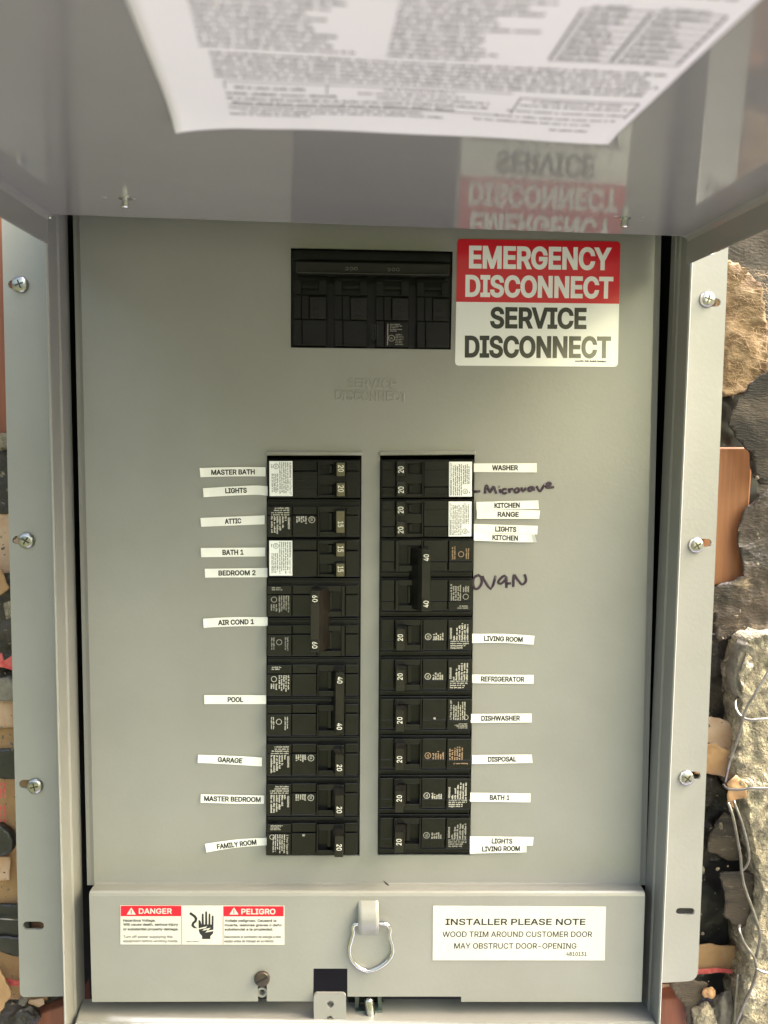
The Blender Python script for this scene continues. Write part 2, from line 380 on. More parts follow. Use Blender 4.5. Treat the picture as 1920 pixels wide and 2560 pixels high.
8|453|226,-7 178,-2 136,11 101,33 74,62 57,96 52,135 55,166 65,195 81,220 101,241 125,256 153,265 153,267 119,282 93,308 76,342 70,380 75,417 90,450 114,477 146,498 184,511 226,516 269,511 306,498 337,477 361,450 377,417 382,380 376,342 359,308 333,282 300,267 300,265 327,256 351,241 372,220 387,195 397,166 401,135 395,96 378,62 352,33 317,11 275,-2;226,49 258,52 285,60 307,74 323,91 333,113 337,139 333,165 322,189 305,208 283,223 256,232 226,235 196,232 169,223 147,208 130,189 119,165 115,139 119,113 129,91 145,74 167,60 195,52;226,290 274,300 293,313 307,330 316,351 319,376 316,399 308,420 294,437 275,449 226,460 177,449 159,437 145,420 136,399 133,376 136,351 145,330 159,313 178,300
9|453|226,516 271,510 310,494 343,468 368,434 384,393 389,347 385,309 373,270 315,168 200,0 130,0 301,248 307,248 287,221 257,202 218,195 175,199 137,214 106,237 83,269 68,307 64,352 69,397 85,436 110,469 143,494 182,510;226,460 199,457 174,446 154,429 138,407 129,381 125,352 129,322 138,295 154,274 174,257 199,247 226,243 254,247 279,257 299,273 314,295 324,321 327,350 324,381 314,407 299,429 279,446 254,457
.|187|95,-4 78,-1 63,9 53,24 50,41 53,59 63,73 78,83 95,87 113,83 128,73 138,59 141,41 138,24 128,9 113,-1
,|187|38,-119 68,71 137,71 84,-119
-|453|337,244 337,188 114,188 114,244
/|249|235,533 71,-76 14,-76 178,533
á|389|160,-9 126,-5 94,5 68,22 48,45 35,73 30,108 34,138 43,161 58,179 78,193 125,211 178,220 234,227 265,235 273,243 276,255 276,257 267,297 240,322 196,331 149,322 118,301 100,274 41,291 57,322 79,346 104,364 133,375 194,384 239,379 286,360 306,343 322,320 333,290 337,251 337,0 277,0 277,52 272,52 252,25 215,1;170,45 202,49 228,59 248,74 263,93 272,115 276,138 276,190 259,182 231,176 200,171 175,168 134,159 103,139 95,124 92,105 102,72 130,52;162,429 210,529 278,529 212,429
ñ|409|114,227 114,0 53,0 53,379 112,379 112,287 102,287 124,332 152,362 187,379 227,384 264,380 295,369 321,349 341,321 353,285 357,240 357,0 296,0 296,235 290,275 273,304 246,323 210,329 184,326 161,317 141,303 126,283 117,257;250,446 225,450 202,460 182,470 167,475 153,466 149,448 106,448 110,476 120,498 137,513 161,518 185,514 207,504 226,494 243,490 256,496 262,517 304,517 300,488 289,466 272,451
í|166|53,0 53,379 114,379 114,0;57,429 104,529 173,529 107,429
!|196|67,160 63,509 132,509 128,160;98,-4 81,-1 66,9 56,24 52,41 56,58 66,73 81,83 98,86 116,83 130,73 140,58 143,41 140,24 130,9 116,-1
 |187|'''
# ------------------------------------------------------------------ lettering
GLYPHS = {}
for _l in FONT.split('\n'):
    _c, _a, _g = _l.split('|')
    _cs = []
    for s in _g.split(';') if _g else ():
        c = [tuple(map(int, p.split(','))) for p in s.split(' ')]
        c = [p for i, p in enumerate(c) if math.dist(p, c[i - 1]) > 3.5]
        _cs.append(c)
    GLYPHS[_c] = (int(_a), _cs)

def offset_contour(c, w):
    n = len(c)
    out = []
    for i in range(n):
        p = Vector(c[i]); a = Vector(c[i - 1]); b = Vector(c[(i + 1) % n])
        d0 = (p - a).normalized(); d1 = (b - p).normalized()
        n0 = Vector((-d0.y, d0.x)); n1 = Vector((-d1.y, d1.x))
        m = n0 + n1
        if m.length < 1e-6:
            m = n0
        else:
            m = m.normalized()
            m = m / max(m.dot(n0), 0.55)
        q = p + m * w
        out.append((q.x, q.y))
    return out

def winding(x, y, contours):
    w = 0
    for c in contours:
        for i in range(len(c)):
            a, b = c[i - 1], c[i]
            if (a[1] <= y) != (b[1] <= y):
                s = (b[0] - a[0]) * (y - a[1]) - (x - a[0]) * (b[1] - a[1])
                if b[1] > a[1] and s < 0:
                    w += 1
                elif b[1] <= a[1] and s > 0:
                    w -= 1
    return w

def letters(bm, s, centre, xd, zd, width, cap, weight=0.0, gap=0.0, mi=0, depth=0.0):
    """flat letters centred on a 3-D point; width and cap height in metres; weight thickens the strokes (share of cap)"""
    xd = Vector(xd).normalized(); zd = Vector(zd).normalized()
    x = 0
    runs = []
    lo, hi = 1e9, -1e9
    for ch in s:
        adv, cs = GLYPHS[ch]
        for c in cs:
            lo = min(lo, min(p[0] for p in c) + x); hi = max(hi, max(p[0] for p in c) + x)
        runs.append((x, cs))
        x += adv + gap
    w = weight * cap
    sx = (width - 2 * w) / (hi - lo)
    sz = (cap - 2 * w) / 509.0
    out = xd.cross(zd)
    for x0, cs in runs:
        if not cs:
            continue
        cc = [offset_contour([((x0 + p[0] - (lo + hi) / 2) * sx, (p[1] - 254.5) * sz) for p in c], w) for c in cs]
        flat = [p for c in cc for p in c]
        k = 0
        loops = []
        for c in cc:
            loops.append(list(range(k, k + len(c)))); k += len(c)
        es = [(l[i - 1], l[i]) for l in loops for i in range(len(l))]
        q, _e, fs, *_r = delaunay_2d_cdt([Vector((p[0] / cap * 100, p[1] / cap * 100)) for p in flat], es, [], 0, 1e-4)
        cs2 = [[(p[0] / cap * 100, p[1] / cap * 100) for p in c] for c in cc]
        fs = [t for t in fs if winding(sum((q[i].x for i in t)) / len(t), sum((q[i].y for i in t)) / len(t), cs2)]
        tv = [bm.verts.new(centre + xd * (p.x * cap / 100) + zd * (p.y * cap / 100) + out * depth) for p in q]
        for t in fs:
            f = bm.faces.new([tv[i] for i in t])
            f.material_index = mi
        if depth:
            vs = [bm.verts.new(centre + xd * p[0] + zd * p[1] + out * depth) for p in flat]
            bs = [bm.verts.new(centre + xd * p[0] + zd * p[1]) for c in cc for p in offset_contour(c, depth * .8)]
            k = 0
            for c in cc:
                for i in range(len(c)):
                    j = (i + 1) % len(c)
                    bm.faces.new((vs[k + i], vs[k + j], bs[k + j], bs[k + i]))
                k += len(c)

def pletters(bm, s, x0, x1, ytop, ybot, y, weight=0.0, tilt=0.0, depth=0.0, gap=0.0):
    """letters between pixel columns x0, x1 and rows ytop, ybot on plane y; tilt = rise in pixels from left to right"""
    a = at(x0, (ytop + ybot) / 2 - (-tilt) / 2 * -1, y) if False else at(x0, (ytop + ybot) / 2 + tilt / 2, y)
    b = at(x1, (ytop + ybot) / 2 - tilt / 2, y)
    t = at((x0 + x1) / 2, ytop, y); q = at((x0 + x1) / 2, ybot, y)
    xd = (b - a).normalized()
    zd = (t - q); zd = (zd - xd * zd.dot(xd)).normalized()
    letters(bm, s, (a + b) / 2, xd, zd, (b - a).length, (t - q).length, weight, gap, 0, depth)

def word_rows(bm, o, xd, zd, length, height, rows, rnd, fill=0.62, first=None, ragged=0.3, letter=None):
    """rows of tiny print too small to read: blocks the size of letters, in words"""
    xd = Vector(xd).normalized(); zd = Vector(zd).normalized()
    pitch = height / rows
    lh = pitch * fill
    lw = letter or lh * 0.62
    for r in range(rows):
        z = -pitch * (r + 0.5)
        x = 0.0
        end = length * (1 - rnd.random() * ragged)
        while x < end:
            for k in range(rnd.randint(2, 8)):
                if x + lw > end:
                    x = end
                    break
                h = lh * rnd.choice((0.72, 0.72, 1.0))
                c = [(x, z - lh / 2), (x + lw * 0.78, z - lh / 2), (x + lw * 0.78, z - lh / 2 + h), (x, z - lh / 2 + h)]
                bm.faces.new([bm.verts.new(o + xd * p + zd * q) for p, q in c])
                x += lw
            x += lw * 0.9

def ring(bm, c, xd, zd, r, w, n=18):
    xd = Vector(xd).normalized(); zd = Vector(zd).normalized()
    a = [bm.verts.new(c + (xd * math.cos(2 * math.pi * k / n) + zd * math.sin(2 * math.pi * k / n)) * r) for k in range(n)]
    b = [bm.verts.new(c + (xd * math.cos(2 * math.pi * k / n) + zd * math.sin(2 * math.pi * k / n)) * (r - w)) for k in range(n)]
    for k in range(n):
        bm.faces.new((a[k], a[(k + 1) % n], b[(k + 1) % n], b[k]))

def jag(pts, amp, step, rnd, closed=True):
    """break the straight sides of a world (x, z) polygon into a torn edge"""
    out = []
    n = len(pts)
    for i in range(n if closed else n - 1):
        a = Vector(pts[i]); b = Vector(pts[(i + 1) % n])
        L = (b - a).length
        k = max(1, int(L / step))
        nr = Vector((-(b - a).y, (b - a).x)).normalized() if L > 0 else Vector((0, 0))
        for s in range(k):
            t = s / k
            p = a + (b - a) * t
            if s:
                p = p + nr * amp * (noise.noise(Vector((p.x, p.y, 0)) * 90 + Vector((rnd.random() * .3, 3, 7))) + 0.5 * rnd.uniform(-1, 1))
            out.append((p.x, p.y))
    return out

def inside(p, poly):
    c = False
    n = len(poly)
    for i in range(n):
        a, b = poly[i], poly[i - 1]
        if (a[1] > p[1]) != (b[1] > p[1]) and p[0] < (b[0] - a[0]) * (p[1] - a[1]) / (b[1] - a[1]) + a[0]:
            c = not c
    return c

def sheet(bm, poly, depth_at, thick, step):
    """torn sheet or slab: world (x, z) outline, front surface depth_at(x, z), thickness to the back"""
    xs = [p[0] for p in poly]; zs = [p[1] for p in poly]
    pts = [Vector(p) for p in poly]
    n = len(pts)
    nx = int((max(xs) - min(xs)) / step) + 1; nz = int((max(zs) - min(zs)) / step) + 1
    for i in range(nx):
        for j in range(nz):
            p = (min(xs) + (i + 0.5 + 0.3 * math.sin(j * 7.1 + i)) * step, min(zs) + (j + 0.5 + 0.3 * math.sin(i * 5.3 + j)) * step)
            if inside(p, poly):
                pts.append(Vector(p))
    vs, es, fs, *_ = delaunay_2d_cdt(pts, [], [list(range(n))], 1, 1e-7)
    fv = [bm.verts.new((v.x, depth_at(v.x, v.y), v.y)) for v in vs]
    bv = [bm.verts.new((v.x, depth_at(v.x, v.y) + thick, v.y)) for v in vs]
    cnt = {}
    for f in fs:
        bm.faces.new([fv[i] for i in f])
        bm.faces.new([bv[i] for i in reversed(f)])
        for i in range(len(f)):
            e = (f[i], f[(i + 1) % len(f)])
            k = tuple(sorted(e))
            cnt[k] = cnt.get(k, 0) + 1
    for (a, b), c in cnt.items():
        if c == 1:
            bm.faces.new((fv[a], fv[b], bv[b], bv[a]))

def fbm(x, z, s, seed=0.0, o=4):
    v = 0; a = 1; t = 0
    for k in range(o):
        v += a * noise.noise(Vector((x * s, z * s, seed)) * (2 ** k)); t += a; a *= 0.55
    return v / t

# ------------------------------------------------------------------ materials
def mat(name, col, rough=0.5, metal=0.0, spec=0.5, coat=0.0, bump=None, vary=None, col2=None, vscale=60, sheen=0, vrough=0.0, stretch=None, ramp=(0.35, 0.65), extra=None, crough=0.06):
    """bump = (scale, strength, distance m); vary/col2 = second colour through noise of vscale"""
    m = bpy.data.materials.new(name)
    m.use_nodes = True
    nt = m.node_tree
    b = nt.nodes['Principled BSDF']
    b.inputs['Base Color'].default_value = (*col, 1)
    b.inputs['Roughness'].default_value = rough
    b.inputs['Metallic'].default_value = metal
    b.inputs['Specular IOR Level'].default_value = spec
    b.inputs['Coat Weight'].default_value = coat
    b.inputs['Coat Roughness'].default_value = 0.15
    tc = nt.nodes.new('ShaderNodeTexCoord')
    src = tc.outputs['Object']
    if stretch:
        mp = nt.nodes.new('ShaderNodeMapping')
        mp.inputs['Scale'].default_value = stretch
        nt.links.new(src, mp.inputs[0]); src = mp.outputs[0]
    if col2:
        nz = nt.nodes.new('ShaderNodeTexNoise')
        nz.inputs['Scale'].default_value = vscale
        nz.inputs['Detail'].default_value = 6
        nz.inputs['Roughness'].default_value = 0.62
        nt.links.new(src, nz.inputs['Vector'])
        rp = nt.nodes.new('ShaderNodeMapRange')
        rp.inputs['From Min'].default_value = ramp[0]; rp.inputs['From Max'].default_value = ramp[1]
        nt.links.new(nz.outputs[0], rp.inputs[0])
        mx = nt.nodes.new('ShaderNodeMix'); mx.data_type = 'RGBA'
        mx.inputs[6].default_value = (*col, 1); mx.inputs[7].default_value = (*col2, 1)
        nt.links.new(rp.outputs[0], mx.inputs[0])
        last = mx.outputs[2]
        if extra:                                  # a third colour: (colour, scale, from, to)
            n3 = nt.nodes.new('ShaderNodeTexNoise')
            n3.inputs['Scale'].default_value = extra[1]; n3.inputs['Detail'].default_value = 8
            n3.inputs['Roughness'].default_value = 0.7
            nt.links.new(src, n3.inputs['Vector'])
            r3 = nt.nodes.new('ShaderNodeMapRange')
            r3.inputs['From Min'].default_value = extra[2]; r3.inputs['From Max'].default_value = extra[3]
            nt.links.new(n3.outputs[0], r3.inputs[0])
            m3 = nt.nodes.new('ShaderNodeMix'); m3.data_type = 'RGBA'
            nt.links.new(last, m3.inputs[6]); m3.inputs[7].default_value = (*extra[0], 1)
            nt.links.new(r3.outputs[0], m3.inputs[0])
            last = m3.outputs[2]
        nt.links.new(last, b.inputs['Base Color'])
        if vrough:
            r2 = nt.nodes.new('ShaderNodeMapRange')
            r2.inputs['To Min'].default_value = rough - vrough; r2.inputs['To Max'].default_value = rough + vrough
            nt.links.new(nz.outputs[0], r2.inputs[0]); nt.links.new(r2.outputs[0], b.inputs['Roughness'])
    if bump:
        n2 = nt.nodes.new('ShaderNodeTexNoise')
        n2.inputs['Scale'].default_value = bump[0]
        n2.inputs['Detail'].default_value = 4
        nt.links.new(src, n2.inputs['Vector'])
        bp = nt.nodes.new('ShaderNodeBump')
        bp.inputs['Strength'].default_value = bump[1]; bp.inputs['Distance'].default_value = bump[2]
        nt.links.new(n2.outputs[0], bp.inputs['Height'])
        nt.links.new(bp.outputs[0], b.inputs['Normal'])
        nt.links.new(bp.outputs[0], b.inputs['Coat Normal'])
    return m

PAINT = mat('grey_enamel', (.240, .239, .228), .34, coat=.25, bump=(420, .12, .0006), col2=(.262, .261, .25), vscale=14, vrough=.10)
DOOR_PAINT = mat('door_enamel', (.238, .237, .23), .07, coat=.3, crough=.03, bump=(90, .012, .0004), col2=(.25, .249, .243), vscale=18)
BLACK = mat('black_plastic', (.0028, .0028, .003), .26, spec=.34, bump=(900, .12, .0003), col2=(.006, .006, .0064), vscale=120)
BLACK_RAISED = mat('black_plastic_worn', (.0034, .0034, .0038), .22, spec=.42, bump=(900, .15, .0003), col2=(.0075, .0073, .0065), vscale=160)
HANDLE = mat('handle_plastic', (.006, .0058, .005), .24, spec=.45, bump=(900, .1, .0003), col2=(.014, .0133, .011), vscale=90)
OLIVE = mat('handle_tip_olive', (.075, .068, .032), .42, col2=(.09, .08, .04), vscale=200)
HOLE = mat('interior_shade', (.006, .006, .006), .7)  # black standing in for the shade inside gaps, slots and holes
BROWN_HANDLE = mat('brown_handle_plastic', (.010, .0088, .0075), .28, col2=(.014, .011, .009), vscale=90)
PRINT_INK = mat('print_ink', (.40, .39, .35), .6)
WHITE_INK = mat('white_ink', (.66, .65, .59), .6)
GREY_INK = mat('faded_ink', (.24, .235, .21), .6)
COPPER_INK = mat('tan_ink', (.30, .20, .125), .6)
DIM_INK = mat('moulded_mark', (.035, .035, .04), .4)
BLACK_INK = mat('black_ink', (.012, .012, .012), .5)
GREY_PRINT = mat('grey_print', (.05, .05, .05), .6)
STICKER_W = mat('sticker_white', (.80, .815, .83), .25, coat=1.0, crough=.015, col2=(.82, .83, .84), vscale=30)
STICKER_R = mat('sticker_red', (.56, .010, .022), .28, coat=1.0, crough=.015, col2=(.60, .012, .026), vscale=30)
STICKER_K = mat('sticker_black', (.012, .014, .013), .28, coat=1.0, crough=.015)
SAFETY_RED = mat('safety_red', (.80, .006, .025), .4)
LABEL_W = mat('label_white', (.60, .59, .545), .45, col2=(.56, .55, .50), vscale=40)
TAPE = mat('tape_white', (.82, .82, .80), .5, col2=(.76, .755, .73), vscale=60)
MARKER = mat('purple_marker', (.018, .008, .022), .35, col2=(.035, .014, .04), vscale=150)
ZINC = mat('zinc_steel', (.62, .62, .60), .22, metal=1, bump=(300, .1, .0002), col2=(.5, .52, .5), vscale=200)
CHROME = mat('bright_wire', (.62, .62, .61), .18, metal=1)
RUSTY = mat('dark_oxide', (.05, .045, .04), .45, metal=.6, bump=(500, .3, .0003), col2=(.09, .07, .05), vscale=300)
GREENZINC = mat('dull_zinc', (.16, .20, .18), .4, metal=.7, col2=(.10, .12, .11), vscale=120)
PAPER = mat('paper', (.86, .855, .885), .6, bump=(60, .15, .001))
PAPER_INK = mat('paper_ink', (.09, .086, .095), .6)

# ================================================================== unseen ground: dark lawn and paving strip added to shape the bounced light
bm = bmesh.new()
g = 40
bm.faces.new([bm.verts.new(p) for p in ((-g, -g, -1.35), (g, -g, -1.35), (g, g, -1.35), (-g, g, -1.35))])
gm = mat('lawn', (.035, .05, .018), .9, col2=(.05, .05, .022), vscale=1.5, bump=(40, .4, .01))
tag(link('ground', bm, gm), None, None, kind='structure')
bm = bmesh.new()
bm.faces.new([bm.verts.new(p) for p in ((-.6, -1.0, -1.345), (6, -1.0, -1.345), (6, .02, -1.345), (-.5, .02, -1.345))])
tag(link('bounce_paving', bm, mat('bounce_paving_grey', (.195, .192, .275), .9, col2=(.155, .153, .22), vscale=6, bump=(60, .3, .003))), None, None, kind='structure')  # unseen strip added to bounce light up, tinted bluish for it

# ================================================================== enclosure
enc = thing('electrical_panel', 'grey steel panel box with slotted side flanges screwed into an opened wall', 'electrical panel')
YF, YB = -0.025, 0.055

def side_wall(pa, pb, sgn):
    bm = bmesh.new()
    a = at(*pa, YF); b = at(*pb, YF)
    s = (b.x - a.x) / (b.z - a.z)
    za, zb = 0.172, b.z - 0.05
    xa, xb = a.x + s * (za - a.z), b.x + s * (zb - b.z)
    t = 0.0016 * sgn
    k = 0.0009 * -sgn
    J = 0.006 if sgn < 0 else 0.003
    # edge fold, inner face with a shallow step, back
    prof = [(t, YF + .0008), (t * .5, YF), (0, YF + .0006), (0, -0.0105), (k, -0.0092), (k, J), (t * 5, J + .0015), (t * 5, YB), (t * 6, YB), (t * 6, J), (t, J - .001)]
    A = [bm.verts.new((xa + p, y, za)) for p, y in prof]
    B = [bm.verts.new((xb + p, y, zb)) for p, y in prof]
    for i in range(len(prof)):
        j = (i + 1) % len(prof)
        bm.faces.new((A[i], A[j], B[j], B[i])).material_index = 1 if i in (5, 6) else 0  # faces past the jog coloured black for the shade in the gap
    bm.faces.new(A); bm.faces.new(B[::-1])
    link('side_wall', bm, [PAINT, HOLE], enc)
    return xa, xb, za, zb

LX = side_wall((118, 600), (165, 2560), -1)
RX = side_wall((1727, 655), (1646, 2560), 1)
# flanges with screw slots
FY = -0.0055
bm = bmesh.new()
plate(bm, [pz(rounded([(2, 470), (150, 470), (190, 2490), (50, 2493)], 14, which=(3,)), FY),
           pz(slot(20, 62, 711, 21), FY), pz(slot(31, 70, 1350, 21), FY), pz(slot(48, 92, 1960, 21), FY), pz(slot(57, 110, 2314, 20), FY)], FY, FY + .0016)
link('flange', bm, PAINT, enc)
bm = bmesh.new()
plate(bm, [pz(rounded([(1690, 520), (1825, 520), (1744, 2452), (1640, 2458)], 26, which=(2,)), FY),
           pz(slot(1762, 1802, 756, 21), FY), pz(slot(1735, 1779, 1357, 20), FY), pz(slot(1712, 1752, 1939, 20), FY), pz(slot(1690, 1737, 2279, 18), FY)], FY, FY + .0016)
link('flange', bm, PAINT, enc)
# dark back of the box and its roof
bm = bmesh.new()
box(bm, LX[0] - .012, RX[0] + .012, YB, YB + .002, -0.42, .172)
link('back_panel', bm, HOLE, enc)
bm = bmesh.new()
box(bm, LX[0] - .004, RX[0] + .004, YF - .001, YB, .1725, .1765)
link('roof', bm, PAINT, enc)
# sloping sill under the lower cover
bm = bmesh.new()
q = [at(205, 2496, 0.004), at(1614, 2496, 0.004), at(1640, 2556, -0.022), at(188, 2556, -0.022)]
t = [bm.verts.new(p) for p in q]
lo = [bm.verts.new((p.x, p.y, p.z - .06)) for p in q]
bm.faces.new(t); bm.faces.new(lo[::-1])
for i in range(4):
    j = (i + 1) % 4
    bm.faces.new((t[i], lo[i], lo[j], t[j]))
bmesh.ops.bevel(bm, geom=[e for e in bm.edges if e.verts[0] in t and e.verts[1] in t], offset=.0008, segments=2, affect='EDGES')
link('sill', bm, PAINT, enc)

# ================================================================== inner cover plate
cov = thing('panel_cover', 'flat grey inner cover plate with cut-outs round the rows of black breakers', 'panel cover')
L_AP = [(667, 1139), (904, 1139), (899, 2139), (665, 2139)]
R_AP = [(950, 1139), (1187, 1137), (1176, 2138), (944, 2138)]
M_AP = [(727, 619), (1132, 628), (1127, 874), (727, 869)]
bm = bmesh.new()
face = [(198, 498), (1640, 498), (1599, 2213), (236, 2213)]
plate(bm, [pz(face, 0), pz(L_AP, 0), pz(R_AP, 0), pz(M_AP, 0)], 0.0, 0.0016, back=False)
lip1 = [(190, 490), (1648, 490), (1606.5, 2213), (228, 2213)]
lip2 = [(181, 482), (1656, 482), (1614, 2213), (218, 2213)]
rows = [[at(x, y, 0) for x, y in face], [at(x, y, .0016) for x, y in lip1], [at(x, y, .0022) for x, y in lip2], [at(x, y, .02) for x, y in lip2]]
rv = [[bm.verts.new(p) for p in r] for r in rows]
for a, b in zip(rv, rv[1:]):
    for i in (3, 0, 1):
        j = (i + 1) % 4
        bm.faces.new((a[i], a[j], b[j], b[i]))
bmesh.ops.remove_doubles(bm, verts=bm.verts, dist=1e-6)
link('plate', bm, PAINT, cov)
bm = bmesh.new()
pbox(bm, [(664, 1129), (907, 1129), (906, 1138.5), (665, 1138.5)], -.0022, .001, .0006)
link('cutout_lip', bm, PAINT, cov)
bm = bmesh.new()
pbox(bm, [(948, 1129), (1190, 1127), (1189, 1136.5), (949, 1138.5)], -.0022, .001, .0006)
link('cutout_lip', bm, PAINT, cov)
bm = bmesh.new()
pletters(bm, 'SERVICE', 870, 989, 947, 970, -.00001, -.005, depth=.0004, tilt=-3)
pletters(bm, 'DISCONNECT', 839, 1016, 978, 1001, -.00001, -.005, depth=.0004, tilt=-3)
bmesh.ops.remove_doubles(bm, verts=bm.verts, dist=1e-6)
link('embossed_lettering', bm, PAINT, cov)

def z1(pts):                                       # strokes measured on an enlargement of the photo
    return [at(x / 3.456 + 920, y / 3.456 + 1100, -.0003) for x, y in pts]

def marker(name, strokes, label):
    bm = bmesh.new()
    for k, s in enumerate(strokes):
        p = smooth_path(z1(s), 3) if len(s) > 2 else z1(s)
        for q in p:
            q.y -= .00001 * k
        tube(bm, p, .0008, 8, flat=.12)
    o = link(name, bm, MARKER, cov, True)
    o['label'] = label

marker('handwriting', [[(915, 447), (970, 442)], [(1013, 463), (1020, 400), (1034, 402), (1055, 452), (1085, 402), (1098, 430), (1110, 464)],
    [(1137, 425), (1150, 458)], [(1131, 402), (1137, 405)], [(1198, 427), (1172, 425), (1160, 445), (1176, 462), (1202, 452)],
    [(1218, 418), (1226, 458)], [(1224, 440), (1236, 424), (1256, 424)], [(1285, 418), (1266, 434), (1272, 450), (1295, 450), (1308, 432), (1296, 417), (1282, 419)],
    [(1328, 410), (1340, 442), (1372, 408)], [(1432, 410), (1400, 408), (1386, 432), (1402, 440), (1428, 418), (1434, 406), (1432, 438)],
    [(1458, 398), (1482, 442), (1500, 428), (1530, 380)], [(1534, 406), (1566, 396), (1580, 374), (1558, 370), (1540, 390), (1552, 412), (1608, 405)]],
    'purple marker word Microwave with a dash before it')
marker('handwriting', [[(952, 1166), (918, 1190), (908, 1240), (925, 1284), (958, 1278), (984, 1235), (978, 1185), (948, 1164)],
    [(988, 1176), (1062, 1286), (1106, 1172)], [(1192, 1172), (1162, 1182), (1126, 1226), (1150, 1240), (1190, 1206), (1196, 1176), (1197, 1278)], [(1197, 1240), (1236, 1238)],
    [(1256, 1270), (1262, 1166), (1290, 1200), (1330, 1246), (1362, 1226), (1365, 1190), (1352, 1160)]],
    'purple marker word Oven written in capitals')

# ================================================================== lower cover
low = thing('lower_cover', 'grey lower cover plate with a wire pull ring, a square notch and a narrow slot', 'cover')
YL = -0.0145
bm = bmesh.new()
out = [(223, 2240), (1612.5, 2240), (1604, 2505), (1153, 2504.5), (1153, 2491.5), (868.5, 2491.5), (868.5, 2421.5), (783.5, 2421.5),
       (783, 2503.5), (667, 2503.5), (667, 2459), (644.5, 2459), (644.5, 2503.5), (230, 2505)]
plate(bm, [pz(out, YL)], YL, YL + .0016, back=True)
a = [at(223, 2240, YL), at(1612.5, 2240, YL)]
c = [at(238, 2208.5, -.0004), at(1599, 2208.5, -.0004)]
f0 = Vector((0, .0005, .0016)); f1 = Vector((0, .0016, .0025))
ra = [[bm.verts.new(p) for p in a], [bm.verts.new(p + f0) for p in a], [bm.verts.new(p + f1) for p in a], [bm.verts.new(p) for p in c], [bm.verts.new(p + Vector((0, .0012, .0007))) for p in c], [bm.verts.new(p + Vector((0, .012, .0008))) for p in c]]
for p, q in zip(ra, ra[1:]):
    bm.faces.new((p[0], p[1], q[1], q[0]))
for s, pb in ((0, (230, 2505)), (1, (1604, 2505))):   # returns at both ends
    p0, p1 = a[s] + Vector((0, .0016, 0)), at(*pb, YL) + Vector((0, .0016, 0))
    v = [bm.verts.new(p0), bm.verts.new(p1), bm.verts.new(p1 + Vector((0, .02, 0))), bm.verts.new(p0 + Vector((0, .02, 0)))]
    bm.faces.new(v)
bmesh.ops.remove_doubles(bm, verts=bm.verts, dist=1e-6)
link('plate', bm, PAINT, low)
bm = bmesh.new()
pc = [at(x, y, -.0065 - .00035) for x, y in ((957, 2203), (962, 2205), (973, 2215), (971, 2217), (963, 2212))]
bm.faces.new([bm.verts.new(p + Vector((0, 0, .0006))) for p in pc])
link('paint_chip', bm, RUSTY, low)
# strap stamped out of the plate, holding the ring
bm = bmesh.new()
prof = [(2250, -.0005), (2258, .0022), (2268, .0048), (2284, .0060), (2300, .0058), (2312, .0046), (2324, .0026), (2336, .0006)]
W = []
for y, d in prof:
    W.append([at(x, y, YL) - Vector((0, d, 0)) for x in (895, 899, 907, 922, 937, 944, 947)])
for r in W:
    r[0].y += .0014; r[-1].y += .0014
V = [[bm.verts.new(p) for p in r] for r in W]
for p, q in zip(V, V[1:]):
    for i in range(6):
        bm.faces.new((p[i], p[i + 1], q[i + 1], q[i]))
    for i, sg in ((0, 1), (6, 6)):
        pass
link('strap', bm, PAINT, low, True)
bm = bmesh.new()
rp = [(690, 528), (632, 540), (605, 590), (612, 660), (590, 760), (562, 860), (556, 940), (572, 1030), (628, 1112), (712, 1186), (820, 1222), (940, 1200), (1056, 1136), (1148, 1050), (1195, 960), (1190, 860), (1160, 750), (1150, 680), (1158, 610), (1120, 545), (1040, 522), (900, 521), (800, 522)]
tube(bm, smooth_path([at(x / 5.925 + 780, y / 5.925 + 2220, -.0172 + .0000018 * (y - 520)) for x, y in rp], 4, True),   .00125, 10, closed=True)
link('pull_ring', bm, CHROME, low, True)

# ================================================================== raised door
door = thing('panel_door', 'grey steel door raised overhead with a printed sheet under it', 'door')
YD = -0.03
A0, B0 = at(119, 536, YD), at(1718, 591, YD)
D = -ray(855, 1040)
N = (B0 - A0).cross(D).normalized()
if N.z < 0:
    N = -N
LEN = 0.325

def hit(px, py, off=0.0):
    d = ray(px, py)
    o = A0 - N * off
    return CAM_POS + d * ((o - CAM_POS).dot(N) / d.dot(N))

def slab(bm, p, u, v, w, bev=0.0):
    vs = [bm.verts.new(p + u * i + v * j + w * k) for i in (0, 1) for j in (0, 1) for k in (0, 1)]
    fs = [bm.faces.new([vs[i] for i in q]) for q in ((0, 1, 3, 2), (4, 6, 7, 5), (0, 4, 5, 1), (2, 3, 7, 6), (0, 2, 6, 4), (1, 5, 7, 3))]
    if bev:
        bmesh.ops.bevel(bm, geom=list({e for f in fs for e in f.edges}), offset=bev, segments=2, affect='EDGES')

bm = bmesh.new()
slab(bm, A0, B0 - A0, D * LEN, N * .0015, .0004)
link('panel', bm, DOOR_PAINT, door)
drop = (hit(120, 536) - at(113, 601, YD)).length
WX = (B0 - A0).normalized()
for p, s in ((A0, -1), (B0, 1)):
    bm = bmesh.new()
    slab(bm, p + WX * (.0004 * s), WX * (.0014 * s), D * LEN, -N * .0165, .0004)
    # small radius where the flange folds into the panel
    e = [p - WX * (.003 * s) - N * .0002, p - WX * (.0008 * s) - N * .0008, p + WX * (.0003 * s) - N * .003]
    for i in range(2):
        bm.faces.new([bm.verts.new(q) for q in (e[i], e[i + 1], e[i + 1] + D * LEN, e[i] + D * LEN)])
    link('side_flange', bm, DOOR_PAINT, door)
bm = bmesh.new()
slab(bm, A0 + D * LEN, B0 - A0, D * .0014, -N * .006, .0004)
link('front_flange', bm, DOOR_PAINT, door)
